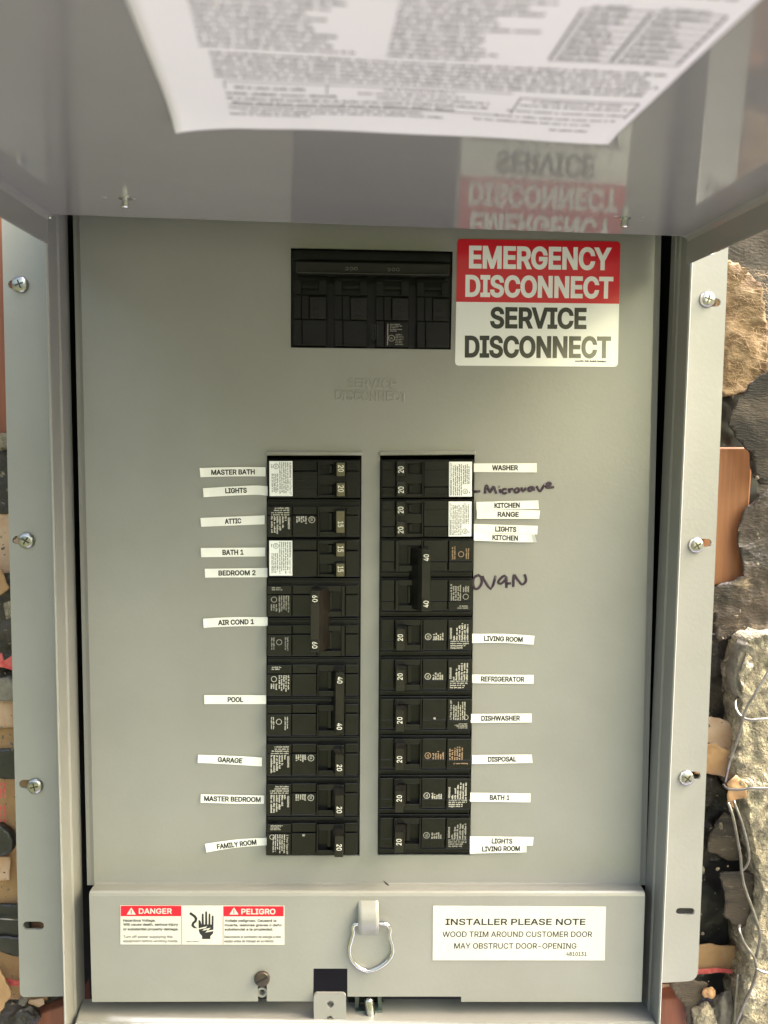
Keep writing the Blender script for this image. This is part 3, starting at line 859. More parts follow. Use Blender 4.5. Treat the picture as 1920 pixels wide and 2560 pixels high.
for x, y in ((313, 494), (1562, 544)):
    bm = bmesh.new()
    p = hit(x, y)
    M = Matrix.Translation(p) @ (-N).to_track_quat('Z', 'Y').to_matrix().to_4x4()
    lathe(bm, [(.0033, 0), (.0033, .0007), (.0017, .0012), (.0017, .0022), (.0020, .0024), (.0020, .0048), (.0016, .0053), (0, .0053)], M, 14)
    link('stud', bm, ZINC, door, False)
# weld marks beside the studs
for x, y in ((262, 493), (335, 496), (1540, 540), (1606, 542)):
    bm = bmesh.new()
    M = Matrix.Translation(hit(x, y)) @ (-N).to_track_quat('Z', 'Y').to_matrix().to_4x4()
    lathe(bm, [(.0016, -.0002), (.0012, .00015), (0, .0002)], M, 10)
    link('weld_mark', bm, PAINT, door, True)
bm = bmesh.new()                                   # unseen leaf added between door and roof to shut out sky light
lp = [A0 - WX * .003 + N * .0008, B0 + WX * .003 + N * .0008]
lq = [Vector((p.x, YF - .0005, .176)) for p in lp]
lv = [[bm.verts.new(p + o) for p in lp + lq[::-1]] for o in (Vector((0, 0, 0)), Vector((0, .0014, .0006)))]
bm.faces.new(lv[0]); bm.faces.new(lv[1][::-1])
for i in range(4):
    j = (i + 1) % 4
    bm.faces.new((lv[0][i], lv[1][i], lv[1][j], lv[0][j]))
link('light_gap_leaf', bm, PAINT, door)
# small zinc bars added for the bright glints at both back corners
for pts in (((108, 540), (117, 536), (128, 546)), ((1704, 590), (1712, 584), (1722, 580))):
    bm = bmesh.new()
    tube(bm, [at(x, y, YF - .002) for x, y in pts], .0009, 6)
    link('glint_bar', bm, ZINC, door, True)

# the printed sheet stuck under the door
sh = thing('instruction_sheet', 'white printed instruction sheet stuck under the raised door, corner curling', 'paper sheet')
PBL, PBR, PTL, PTR = hit(438, 302), hit(1521, 350), hit(318, 0), hit(1895, 0)
eL = (PTL - PBL).normalized(); eR = (PTR - PBR).normalized()
PLEN = 0.235

def sheet_pt(u, v, off=0.0):
    """u across 0..1, v metres out from the edge nearest the panel"""
    a = PBL + eL * v; b = PBR + eR * v
    p = a + (b - a) * u
    curl = .0032 * max(0, 1 - u / .16) ** 2 * max(0, 1 - v / .035) ** 2 + .0012 * max(0, 1 - v / .015) ** 2 * (.3 + .5 * math.sin(u * 7 + 1) ** 2)
    wave = .0006 + .0005 * math.sin(u * 9) * math.sin(v * 40 + 1)
    return p - N * (wave + curl + off)

bm = bmesh.new()
NU, NV = 44, 40
G = [[bm.verts.new(sheet_pt(i / NU, PLEN * (j / NV) ** 1.5)) for i in range(NU + 1)] for j in range(NV + 1)]
H = [[bm.verts.new(sheet_pt(i / NU, PLEN * (j / NV) ** 1.5, -.00012)) for i in range(NU + 1)] for j in range(NV + 1)]
for j in range(NV):
    for i in range(NU):
        bm.faces.new((G[j][i], G[j][i + 1], G[j + 1][i + 1], G[j + 1][i]))
        bm.faces.new((H[j][i], H[j + 1][i], H[j + 1][i + 1], H[j][i + 1]))
for j in range(NV):
    bm.faces.new((G[j][0], G[j + 1][0], H[j + 1][0], H[j][0])); bm.faces.new((G[j][NU], H[j][NU], H[j + 1][NU], G[j + 1][NU]))
for i in range(NU):
    bm.faces.new((G[0][i], H[0][i], H[0][i + 1], G[0][i + 1])); bm.faces.new((G[NV][i], G[NV][i + 1], H[NV][i + 1], H[NV][i]))
link('sheet', bm, PAPER, sh, True)
bm = bmesh.new()
rnd = random.Random(5)

def bar(u0, u1, v, h):
    n = max(1, int((u1 - u0) / .03))
    for k in range(n):
        a = u0 + (u1 - u0) * k / n; b = u0 + (u1 - u0) * (k + 1) / n
        bm.faces.new([bm.verts.new(sheet_pt(*q, .0001)) for q in ((a, v), (b, v), (b, v + h), (a, v + h))])

def row(u0, u1, v, h, lw=.0052, rag=0.0):
    end = u1 - rnd.random() * rag
    x = u0
    while x < end:
        for k in range(rnd.randint(2, 9)):
            if x + lw > end:
                x = end
                break
            hh = h * rnd.choice((.7, .7, 1))
            bm.faces.new([bm.verts.new(sheet_pt(*q, .0001)) for q in ((x, v), (x + lw * .74, v), (x + lw * .74, v + hh), (x, v + hh))])
            x += lw
        x += lw * .9

row(.13, .32, .0125, .0013, rag=.02); row(.155, .60, .0152, .0014); row(.84, .93, .0105, .0014)
row(.13, .55, .0182, .0014); row(.66, .93, .0165, .0013); row(.70, .97, .021, .0013)
bar(.13, .71, .0214, .00055); row(.14, .62, .0228, .0017, .0062)
row(.13, .68, .0265, .0016); row(.72, .98, .0262, .0013)
row(.13, .36, .0305, .0018, .0066); row(.44, .68, .0305, .0014); row(.74, .99, .0312, .0013)
bar(.73, 1.0 - .02, .0372, .0006); bar(.73, .733, .024, .0135); bar(.978, .981, .024, .0135); row(.76, .95, .0345, .0013)
row(.40, .62, .034, .0014); row(.15, .30, .0355, .0018); row(.45, .60, .0376, .0013)
bar(.13, .71, .0405, .0005); bar(.13, .132, .0345, .006); bar(.335, .337, .0335, .007)
v = .0435
while v < .060:
    row(.115, .99, v, .0016, .0052, .04); v += .0031
v = .064
while v < .17:
    row(.10, .40 if v < .075 else .37, v, .0016, .0052, .08)
    row(.44, .70, v, .0016, .0052, .10)
    v += .0031
for u in (.735, .85, .975):
    bar(u, u + .004, .066, .030)
for k in range(9):
    bar(.735, .979, .066 + k * .0037, .0005)
    row(.75, .83, .067 + k * .0037, .0013, rag=.03)
    row(.865, .96, .067 + k * .0037, .0013, rag=.04)
v = .104
while v < .17:
    row(.735, .98, v, .0016, .0052, .06); v += .0031
link('printed_text', bm, PAPER_INK, sh)

# ================================================================== breakers
def slot_frame(col, k, n=1):
    """frame and size of n slots from slot k of a column of ten"""
    ap = [(668, 1148), (903, 1148), (898, 2138), (666, 2138)] if col == 'L' else [(951, 1148), (1186, 1147), (1175, 2137), (945, 2137)]
    def q(u, t):
        a = Vector(ap[0]) + (Vector(ap[3]) - Vector(ap[0])) * t
        b = Vector(ap[1]) + (Vector(ap[2]) - Vector(ap[1])) * t
        p = a + (b - a) * u
        return at(p.x, p.y, -.003)
    t0, t1 = k / 10, (k + n) / 10
    tm = (t0 + t1) / 2
    c = q(.5, tm)
    xd = (q(1, tm) - q(0, tm)); w = xd.length; xd.normalize()
    h = (q(.5, t0) - q(.5, t1)).length
    yd = Vector((0, 1, 0)); zd = xd.cross(yd).normalized()
    if col == 'R':
        xd, zd = -xd, -zd
    c.y = 0
    return Matrix(((xd.x, 0, zd.x, c.x), (xd.y, 1, zd.y, c.y), (xd.z, 0, zd.z, c.z), (0, 0, 0, 1))), w * .985, h

DOWN = Vector((0, 0, -1))                          # print on the breakers reads down the left row, up the right one
RIGHT = Vector((1, 0, 0))

def text_part(name, s, c, xd, zd, w, h, weight, m, parent):
    bm = bmesh.new()
    letters(bm, s, Vector(c), xd, zd, w, h, weight)
    return link(name, bm, m, parent)

def pole(bm, W, P, z0, tandem=False, older=False):
    """one pole of a breaker body; z0 = centre height, P = slot height"""
    X = lambda f: (f - .5) * W
    zt, zb = z0 + P * .5 - .0003, z0 - P * .5 + .0003
    box(bm, X(0), X(1), -.0012, .035, zb, zt, .0003)
    ft = zt - (.0006 if tandem else P * .17)       # raised face
    fb = zb + .0008
    if not tandem:
        box(bm, X(.0), X(1), -.0022, -.0005, ft + .0011, zt - .0012, .0003)
    step = z0 + (.0022 if not tandem else P * .20)
    e = .0002
    # print block, middle block, end block: each with a step across
    for (a, b, y, ys) in ((.0, .262, -.0052, -.0046), (.27, .535, -.0046, -.0034), (.845, .985, -.0044, -.0031)):
        box(bm, X(a), X(b), ys, 0, step + .0001, ft, .0004, 1)
        box(bm, X(a), X(b), y, 0, fb, step - .0001, .0004, 1)
    if tandem:
        s2 = z0 - P * .22
        box(bm, X(.27), X(.535), -.0052, -.003, s2 - .0001, step - .0004, .0002, 1)
        box(bm, X(.845), X(.985), -.0050, -.003, s2 - .0001, step - .0004, .0002, 1)
    # frame round the handle
    y = -.0056
    if tandem:
        wins = [(z0 + .0028, z0 + .0094), (z0 - .0098, z0 - .0032)]
    else:
        wins = [(fb + .0034, ft - .0036)]
    xa, xb, wa, wb = X(.542), X(.838), X(.56), X(.80)
    box(bm, xa, wa, y, .001, fb, ft, .0004, 1)
    box(bm, wb, xb, y, .001, fb, ft, .0004, 1)
    edges = [fb] + [v for w in sorted(wins) for v in w] + [ft]
    for i in range(0, len(edges), 2):
        box(bm, wa, wb, y + .0003, .001, edges[i], edges[i + 1], .0002, 1)
    box(bm, wa, wb, .004, .005, fb, ft, 0)
    # barrel seen in the window
    for a, b in wins:
        box(bm, X(.655), X(.70), -.0030, .004, a + .0006, b - .0006, .0004, 1)
    # moulded ribs
    for k in range(5):
        box(bm, X(.31 + k * .04), X(.318 + k * .04), (-.0038 if not tandem else -.0049), -.003, ft - .0026, ft - .0010, 0, 1)
    for k in range(2):
        box(bm, X(.87 + k * .045), X(.877 + k * .045), (-.0036 if not tandem else -.0047), -.003, ft - .0028, ft - .0012, 0, 1)

def lever(bm, W, z0, hz, on=True, tip=-.0125, mi=0):
    X = lambda f: (f - .5) * W
    if on:
        p = [(X(.665), .003), (X(.72), -.0058), (X(.742), tip + .0006), (X(.748), tip), (X(.832), tip), (X(.838), tip + .0006), (X(.838), -.0045), (X(.79), .003)]
    else:
        p = [(X(.665), .003), (X(.485), -.0062), (X(.475), tip + .0006), (X(.481), tip), (X(.568), tip), (X(.60), tip + .003), (X(.66), -.0058), (X(.72), .003)]
    a = [bm.verts.new((x, y, z0 + hz)) for x, y in p]
    b = [bm.verts.new((x, y, z0 - hz)) for x, y in p]
    fs = [bm.faces.new(a), bm.faces.new(b[::-1])]
    for i in range(len(p)):
        j = (i + 1) % len(p)
        f = bm.faces.new((a[i], b[i], b[j], a[j]))
        if i == 3:
            f.material_index = mi
        fs.append(f)
    bmesh.ops.bevel(bm, geom=list({e for f in fs[:2] for e in f.edges}), offset=.0004, segments=2, affect='EDGES')

def make_breaker(col, k, kind, amp, label, on=True, ink=PRINT_INK, tint=None, style=0, seed=1, body=None):
    rnd = random.Random(seed * 17 + 3)
    n = 2 if kind == 'double' else 1
    M, W, h = slot_frame(col, k, n)
    P = h / n
    X = lambda f: (f - .5) * W
    grp = {'single': 'single circuit breakers', 'double': 'double circuit breakers', 'tandem': 'tandem circuit breakers'}[kind]
    t = thing('circuit_breaker', label, 'circuit breaker', grp, M)
    bm = bmesh.new()
    zs = [0] if n == 1 else [P / 2, -P / 2]
    for z0 in zs:
        pole(bm, W, P, z0, kind == 'tandem')
    link('body', bm, [BLACK, BLACK_RAISED], t)
    tipm = tint or HANDLE
    if kind == 'tandem':
        for z0 in (.0061, -.0065):
            bm = bmesh.new()
            lever(bm, W, z0, .0044, True, -.0105, 1)
            hd = link('handle', bm, [HANDLE, tipm], t)
            text_part('rating_number', amp, (X(.792), -.01062, z0 + .0006), DOWN, RIGHT, .0041 if amp != '15' else .0036, .0035, .012, WHITE_INK, hd)
        # white print label
        x0, x1, za, zb = X(.022), X(.270), P * .5 - .0012, -P * .5 + .0018
        bm = bmesh.new()
        box(bm, x0, x1, -.0055, -.0050, zb, za, .0002)
        st = link('maker_label', bm, STICKER_W, t)
        y = -.00558
        bm = bmesh.new()
        lh = za - zb
        letters(bm, 'SIEMENS', Vector((x1 - .0013, y, za - lh * .26)), DOWN, RIGHT, lh * .44, .00115, .04)
        letters(bm, 'Type/Tipo QT', Vector((x1 - .0013, y, za - lh * .735)), DOWN, RIGHT, lh * .46, .00125, .0)
        word_rows(bm, Vector((x1 - .0022, y, za - .0008)), DOWN, RIGHT, lh * .92, .0062, 5, rnd, .58, ragged=.12)
        word_rows(bm, Vector((x1 - .0086, y, za - lh * .36)), DOWN, RIGHT, lh * .60, .0046, 4, rnd, .6, ragged=.15)
        c = Vector((x0 + .0042, y, za - lh * .15))
        ring(bm, c, DOWN, RIGHT, .0017, .0003)
        letters(bm, 'UL', c, DOWN, RIGHT, .0019, .0012, .03)
        word_rows(bm, c + Vector((-.0022, 0, .0012)), DOWN, RIGHT, .0026, .0007, 1, rnd, .9)
        link('print', bm, BLACK_INK, st)
        return t
    if kind == 'double':
        bm = bmesh.new()
        hz = P * .5 + .0066
        lever(bm, W, 0, hz, on, -.0160)
        hd = link('handle', bm, body or HANDLE, t)
        xc = X(.79) if on else X(.524)
        if seed % 2 == 0 or not on and col == 'R' or on:    # raised pads under the numbers
            for s in (1, -1):
                bm = bmesh.new()
                box(bm, xc - .0021, xc + .0021, -.0164, -.0159, s * (hz - .0045) - .0036, s * (hz - .0045) + .0036, .0002)
                link('number_pad', bm, BLACK_RAISED, hd)
        for s in (1, -1):
            text_part('rating_number', amp, (xc, -.01652, s * (hz - .0048)), DOWN, RIGHT, .0042, .0032, .012, WHITE_INK if tint is None else tint, hd)
    else:
        bm = bmesh.new()
        lever(bm, W, -.0012 - .0012 * (style == 2), .0070, on, -.0155, 1)
        hd = link('handle', bm, [HANDLE, tipm], t)
        text_part('rating_number', amp, (X(.792), -.01562, -.0016 - .001 * (k % 3)), DOWN, RIGHT, .0042 if amp == '20' else .0036, .0033, .012, WHITE_INK, hd)
    for i, z0 in enumerate(zs):
        zt = z0 + P * .5; ft = zt - P * .17 - .0003; fb = z0 - P * .5 + .0011
        step = z0 + .0022
        bm = bmesh.new()
        yl, yu, ym = -.00526, -.00466, -.00466
        lh = step - fb
        if n == 1 and style == 0:
            letters(bm, 'SIEMENS', Vector((X(.232), yl, step - .0050)), DOWN, RIGHT, .0075, .00125, .05)
            for q in range(6):
                ln = (.0035, .0085, .0105, .0122, .0122, .0122)[q]
                word_rows(bm, Vector((X(.212) - q * .00172, yl, step - .0006)), DOWN, RIGHT, ln, .00165, 1, rnd, .74, ragged=.12)
            for q in range(4):
                a = (.06, .05, .02, .02)[q]
                word_rows(bm, Vector((X(.235), yu, step + .0009 + (3 - q) * .00142)), Vector((-1, 0, 0)), Vector((0, 0, 1)) if False else Vector((0, 0, 1)), W * (.16, .17, .21, .21)[q], .0011, 1, rnd, .85, ragged=.05)
            c = Vector((X(.478), ym, step - .0028))
            ring(bm, c, DOWN, RIGHT, .0021, .0004)
            letters(bm, 'UL', c, DOWN, RIGHT, .0022, .0015, .03)
            word_rows(bm, Vector((X(.428), ym, step - .0006)), DOWN, RIGHT, .0052, .0070, 5, rnd, .8, ragged=.3)
        elif n == 1 and style == 1:
            letters(bm, '1 Pole Type QP', Vector((X(.225), yl, fb + lh * .5)), DOWN, RIGHT, lh * .9, .0012, .02)
            word_rows(bm, Vector((X(.205), yl, step - .0005)), DOWN, RIGHT, lh * .9, .0085, 6, rnd, .6, ragged=.3)
            c = Vector((X(.06), yl, step - .0022)); ring(bm, c, DOWN, RIGHT, .0017, .0003)
            word_rows(bm, Vector((X(.04), yu, ft - .0006)), RIGHT, Vector((0, 0, 1)), W * .14, .0036, 4, rnd, .6, ragged=.4)
            c = Vector((X(.40), ym, step - .0014))
            letters(bm, 'B', c, DOWN, RIGHT, .0013, .0015, .06)
        elif n == 1:
            letters(bm, 'UL', Vector((X(.47), ym, step - .0030)), DOWN, RIGHT, .0022, .0015, .03)
            ring(bm, Vector((X(.47), ym, step - .0030)), DOWN, RIGHT, .0021, .0004)
            word_rows(bm, Vector((X(.425), ym, step - .0006)), DOWN, RIGHT, .0060, .0080, 5, rnd, .7, ragged=.4)
            word_rows(bm, Vector((X(.245), yl, step - .0004)), DOWN, RIGHT, .0100, .0095, 6, rnd, .7, ragged=.5)
            word_rows(bm, Vector((X(.03), yu, step + .0030)), RIGHT, Vector((0, 0, 1)), W * .2, .0012, 1, rnd, .8)
        else:
            c = Vector((X(.075), yl, step - .0030)) if i == 0 else Vector((X(.13), yl, step - .0048))
            ring(bm, c, DOWN, RIGHT, .0019, .0004)
            if i == 0:
                word_rows(bm, Vector((X(.245), yl, step - .0005)), DOWN, RIGHT, .0115, .0072, 5, rnd, .72, ragged=.2)
                word_rows(bm, Vector((X(.115), yl, step - .0060)), DOWN, RIGHT, .0050, .0046, 3, rnd, .72, ragged=.2)
                word_rows(bm, Vector((X(.05), yu, step + .0052)), RIGHT, Vector((0, 0, 1)), W * .13, .0026, 2, rnd, .7, ragged=.3)
            else:
                word_rows(bm, Vector((X(.235), yl, step - .0016)), DOWN, RIGHT, .0092, .0028, 2, rnd, .6, ragged=.15)
                word_rows(bm, Vector((X(.085), yl, step - .0018)), DOWN, RIGHT, .0085, .0026, 2, rnd, .66, ragged=.15)
        link('print', bm, ink if i == 0 or kind != 'double' or col == 'L' else COPPER_INK, t)
    return t

make_breaker('L', 0, 'tandem', '20', 'tandem black breaker rated 20, at the ends of the MASTER BATH and LIGHTS tapes', tint=OLIVE, seed=1)
make_breaker('L', 1, 'single', '15', 'single black breaker with a 15 handle beside the ATTIC tape', tint=OLIVE, seed=2)
make_breaker('L', 2, 'tandem', '15', 'tandem black breaker rated 15 with white label, beside BATH 1 and BEDROOM 2', tint=OLIVE, seed=3)
make_breaker('L', 3, 'double', '60', 'double black breaker with a brown 60 handle tie beside AIR COND 1', on=False, ink=GREY_INK, seed=4, body=BROWN_HANDLE)
make_breaker('L', 5, 'double', '40', 'double black breaker with a 40 handle tie beside the POOL tape', seed=5)
make_breaker('L', 7, 'single', '20', 'single black breaker rated 20 beside the GARAGE tape', seed=6)
make_breaker('L', 8, 'single', '20', 'single black breaker rated 20 beside the MASTER BEDROOM tape', seed=7)
make_breaker('L', 9, 'single', '20', 'single black breaker rated 20 at the FAMILY ROOM tape, foot of the left row', style=1, seed=8)
make_breaker('R', 0, 'tandem', '20', 'tandem black breaker between the WASHER tape and the handwritten Microwave', seed=9)
make_breaker('R', 1, 'tandem', '20', 'tandem black breaker with white label beside KITCHEN, RANGE and LIGHTS tapes', seed=10)
make_breaker('R', 2, 'double', '40', 'double black breaker with a 40 handle tie beside the handwritten Oven', on=False, ink=GREY_INK, seed=11)
make_breaker('R', 4, 'single', '20', 'single black breaker beside the lone LIVING ROOM tape', seed=12)
make_breaker('R', 5, 'single', '20', 'single black breaker beside the REFRIGERATOR tape', seed=13)
make_breaker('R', 6, 'single', '20', 'single black breaker beside the DISHWASHER tape, print reaching its lower edge', style=1, seed=14)
make_breaker('R', 7, 'single', '20', 'single black breaker with tan print beside the DISPOSAL tape', style=2, ink=COPPER_INK, seed=15)
make_breaker('R', 8, 'single', '20', 'single black breaker in the right row beside its BATH 1 tape', seed=16)
make_breaker('R', 9, 'single', '20', 'single black breaker at the foot of the right row', ink=GREY_INK, seed=17)

# ------------------------------------------------------------------ main breaker
mb = thing('main_breaker', 'wide black four-pole main breaker rated 200, left of the red emergency sticker', 'main breaker')
def m4(x, y):                                      # measured on an enlargement of the photo
    return (x / 3.687 + 700, y / 3.687 + 600)
def mq(x0, y0, x1, y1):
    k = .017
    return [m4(x0, y0 + k * (x0 - 120)), m4(x1, y0 + k * (x1 - 120)), m4(x1, y1 + k * (x1 - 120)), m4(x0, y1 + k * (x0 - 120))]
bm = bmesh.new()
pbox(bm, mq(104, 82, 1586, 985), .004, .04)
pbox(bm, mq(120, 100, 1570, 180), .001, .006, .0004)
for i, (a, b) in enumerate(((125, 430), (503, 807), (885, 1190), (1263, 1563))):
    pbox(bm, mq(a, 330, b, 360), .0, .006, .0003)
    pbox(bm, mq(a, 360, a + 70, 500), -.0008, .006, .0003)      # frame round the window
    pbox(bm, mq(b - 72, 360, b, 500), -.0008, .006, .0003)
    pbox(bm, mq(a + 70, 490, b - 72, 503), -.0006, .006, .0002)
    pbox(bm, mq(a + 72, 410, b - 74, 440), .0008, .006, .0003)
    pbox(bm, mq(a, 506, a + 72, 728), -.0006, .006, .0003)
    pbox(bm, mq(a + 74, 506, a + 142, 728), -.0020, .006, .0003)
    pbox(bm, mq(a, 732, a + 76, 968), -.0022, .006, .0004)
    pbox(bm, mq(a + 80, 732, b - 4, 968), -.0028, .006, .0004)
link('body', bm, BLACK, mb)
for i, (a, b) in enumerate(((125, 430), (503, 807), (885, 1190), (1263, 1563))):
    bm = bmesh.new()
    pbox(bm, mq(a + 146, 516, b - 2, 724), -.0032, .004, .0006)
    for yy in (552, 590, 610, 632, 680, 704):
        pbox(bm, mq(a + 178, yy, a + 232, yy + 7), -.0036, -.003, .0001)
    link('clip', bm, BLACK_RAISED, mb)
bm = bmesh.new()
pbox(bm, mq(150, 190, 1560, 300), -.0075, .003, .0008)
pbox(bm, mq(165, 283, 1550, 305), -.0110, -.006, .0006)
hb = link('handle_bar', bm, HANDLE, mb)
for xa, xb in ((603, 717), (990, 1103)):
    bm = bmesh.new()
    a, b = m4(xa, 238 + .02 * (xa - 120)), m4(xb, 270 + .02 * (xa - 120))
    pletters(bm, '200', a[0], b[0], a[1], b[1], -.0077, .03)
    link('rating_number', bm, mat('moulded_number', (.10, .10, .095), .5), hb)
bm = bmesh.new()
rnd = random.Random(9)
p0 = at(*m4(1005, 768), -.00292)
word_rows(bm, p0 + Vector((.0006, 0, 0)), Vector((1, 0, 0)), Vector((0, 0, 1)), .0085, .0052, 5, rnd, .6, ragged=.5)
word_rows(bm, at(*m4(1065, 862), -.00292), Vector((1, 0, 0)), Vector((0, 0, 1)), .0054, .0072, 7, rnd, .5, ragged=.15)
bm.faces.new([bm.verts.new(at(*m4(x, y), -.00292)) for x, y in ((990, 772), (999, 772), (996, 968), (987, 968))])
ring(bm, at(*m4(1028, 905), -.00292), RIGHT, Vector((0, 0, 1)), .0021, .0004)
letters(bm, 'UL', at(*m4(1028, 905), -.00292), RIGHT, Vector((0, 0, 1)), .002, .0014, .03)
link('print', bm, GREY_INK, mb)
bm = bmesh.new()
word_rows(bm, at(*m4(905, 780), -.00232), DOWN, RIGHT, .0125, .0042, 4, rnd, .4, ragged=.3)
link('print', bm, DIM_INK, mb)

# ================================================================== stickers and tapes
def sticker(name, label, cat, quad, y, th, m, r=0, group=None):
    t = thing(name, label, cat, group)
    bm = bmesh.new()
    p = rounded(quad, r, 6) if r else quad
    plate(bm, [pz(p, y)], y, y + th)
    link('backing', bm, m, t)
    return t

YS = -.0004
es = sticker('warning_sticker', 'glossy red and white EMERGENCY DISCONNECT sticker with rounded corners', 'sticker', [(1143.6, 597.5), (1551, 604), (1544.5, 917), (1137.5, 914)], YS, .0003, STICKER_W, 11)
bm = bmesh.new()
plate(bm, [pz(rounded([(1143.6, 597.5), (1551, 604), (1548, 759.5), (1140.6, 754.5)], 11, 6, which=(0, 1)), YS - .00006)], YS - .00006, YS, back=False)
link('red_band', bm, STICKER_R, es)
bm = bmesh.new()
pletters(bm, 'EMERGENCY', 1172.5, 1527.5, 616.5, 673.5, YS - .0001, .052, tilt=-5)
pletters(bm, 'DISCONNECT', 1163.5, 1533, 689.5, 744.5, YS - .0001, .052, tilt=-5)
link('white_lettering', bm, STICKER_W, es)
bm = bmesh.new()
pletters(bm, 'SERVICE', 1225.5, 1466.5, 768.5, 822, YS - .0001, .052, tilt=-2)
pletters(bm, 'DISCONNECT', 1162, 1527.5, 840, 895, YS - .0001, .052, tilt=-2)
link('black_lettering', bm, STICKER_K, es)
bm = bmesh.new()
word_rows(bm, at(1438, 899.5, YS - .0001), RIGHT, Vector((0, 0, 1)), .0215, .0014, 1, random.Random(2), .8, ragged=.05)
link('small_print', bm, GREY_PRINT, es)

YX = YL - .0003
dg = sticker('danger_label', 'white label with red DANGER and PELIGRO bands and a black hand symbol', 'warning label', [(301, 2264), (711, 2265), (711, 2362), (301, 2361)], YX, .00025, LABEL_W)
d5 = lambda x, y: (x / 3.95 + 300, y / 3.95 + 2255)
y = YX - .00005
for nm, q in (('red_band', [(8, 38), (606, 38), (606, 140), (8, 140)]), ('red_band', [(1020, 42), (1616, 42), (1616, 142), (1020, 142)]), ('red_line', [(607, 142), (612, 142), (612, 418), (607, 418)]), ('red_line', [(1015, 142), (1020, 142), (1020, 418), (1015, 418)])):
    bm = bmesh.new()
    plate(bm, [pz([d5(*p) for p in q], y)], y, y + .00005, back=False)
    link(nm, bm, SAFETY_RED, dg)
bm = bmesh.new()
y2 = YX - .00010
def dl(bm, s, x0, x1, yt, yb, w, yy=y2):
    a, b = d5(x0, yt), d5(x1, yb)
    pletters(bm, s, a[0], b[0], a[1], b[1], yy, w)
for cx, wd_, xa, xb, ya_, yb_ in ((111, 'DANGER', 185, 512, 63, 117), (1125, 'PELIGRO', 1198, 1535, 67, 122)):
    bm = bmesh.new()
    dl(bm, wd_, xa, xb, ya_, yb_, .035)
    link('white_lettering', bm, LABEL_W, dg)
    bm = bmesh.new()
    plate(bm, [pz([d5(cx - 45, 124), d5(cx, 54), d5(cx + 45, 124)], y2)], y2, y2 + .00004, back=False)
    tri = link('warning_triangle', bm, LABEL_W, dg)
    bm = bmesh.new()
    dl(bm, '!', cx - 5, cx + 5, 76, 117, .08, y2 - .00006)
    link('exclamation_mark', bm, SAFETY_RED, tri)
bm = bmesh.new()
for s, x0, x1, yy, w in (('Hazardous Voltage.', 30, 352, 182, .06), ('Will cause death, serious injury', 32, 575, 222, .06), ('or substantial property damage.', 30, 578, 268, .06),
                         ('Turn off power supplying this', 32, 520, 343, .03), ('equipment before working inside.', 32, 575, 385, .03),
                         ('Voltaje peligroso. Causará la', 1033, 1545, 184, .06), ('muerte, lesiones graves o daño', 1033, 1597, 228, .06), ('substancial a la propiedad.', 1033, 1512, 270, .06),
                         ('Desconecte el suministro de energía a este', 1030, 1590, 344, .03), ('equipo antes de trabajar en su interior.', 1030, 1525, 386, .03)):
    dl(bm, s, x0, x1, yy - 13, yy + 13, w, y)
link('black_lettering', bm, GREY_PRINT, dg)
bm = bmesh.new()
# hand struck by a bolt
yh = y
def dpoly(pts, yy):
    plate(bm, [pz([d5(*p) for p in pts], yy)], yy, yy + .00004, back=False)
dpoly([(775, 182), (782, 176), (796, 190), (806, 226), (808, 120), (816, 112), (826, 120), (828, 222), (840, 222), (842, 98), (850, 91), (860, 98), (862, 222), (873, 222), (876, 118), (884, 112), (892, 120), (893, 222), (904, 224), (907, 138), (916, 133), (924, 140), (923, 262), (920, 310), (892, 338), (892, 366), (810, 366), (810, 336), (786, 310), (777, 276)], yh)
for k, (a, b) in enumerate(zip(*(lambda s: (s, s[1:]))([d5(*p) for p in ((694, 112), (735, 140), (752, 165), (745, 190), (722, 210), (716, 232), (735, 250), (752, 256))]))):
    w = (3.2, 3.2, 3.1, 3.0, 3.0, 2.8, 1.4)[k]
    dv = (Vector(b) - Vector(a)).normalized(); nv = Vector((-dv.y, dv.x)) * w
    e = dv * 1.2
    A, B = Vector(a) - e, Vector(b) + e
    q = [A + nv, B + nv, B - nv, A - nv]
    plate(bm, [pz([(p.x, p.y) for p in q], yh - .000004 * k)], yh - .000004 * k, yh + .00003, back=False)
word_rows(bm, at(*d5(655, 386), yh), RIGHT, Vector((0, 0, 1)), .0085, .0008, 1, random.Random(3), .8, ragged=.02)
link('hand_symbol', bm, BLACK_INK, dg)
bm = bmesh.new()
zz = [(768, 262), (862, 240), (832, 268), (896, 254), (866, 284), (930, 272), (926, 286), (842, 302), (872, 272), (812, 284), (842, 258), (770, 272)]
plate(bm, [pz([d5(*p) for p in zz], yh - .00005)], yh - .00005, yh - .00002, back=False)
link('bolt_symbol', bm, LABEL_W, dg)

ins = sticker('installer_label', 'plain white label reading INSTALLER PLEASE NOTE, right of the wire ring', 'label', [(1082.5, 2265), (1514.5, 2267), (1512, 2401), (1081.5, 2400.7)], YX, .00025, LABEL_W)
bm = bmesh.new()
i8 = lambda x, y: (x / 3.318 + 1060, y / 3.318 + 2250)
for s, x0, x1, yt, yb, w in (('INSTALLER PLEASE NOTE', 178, 1340, 155, 208, .04), ('WOOD TRIM AROUND CUSTOMER DOOR', 153, 1395, 261, 307, .02), ('MAY OBSTRUCT DOOR-OPENING', 250, 1265, 358, 404, .02), ('4810131', 1180, 1350, 432, 464, .03)):
    a, b = i8(x0, yt), i8(x1, yb)
    pletters(bm, s, a[0], b[0], a[1], b[1], YX - .00006, w)
link('lettering', bm, BLACK_INK, ins)

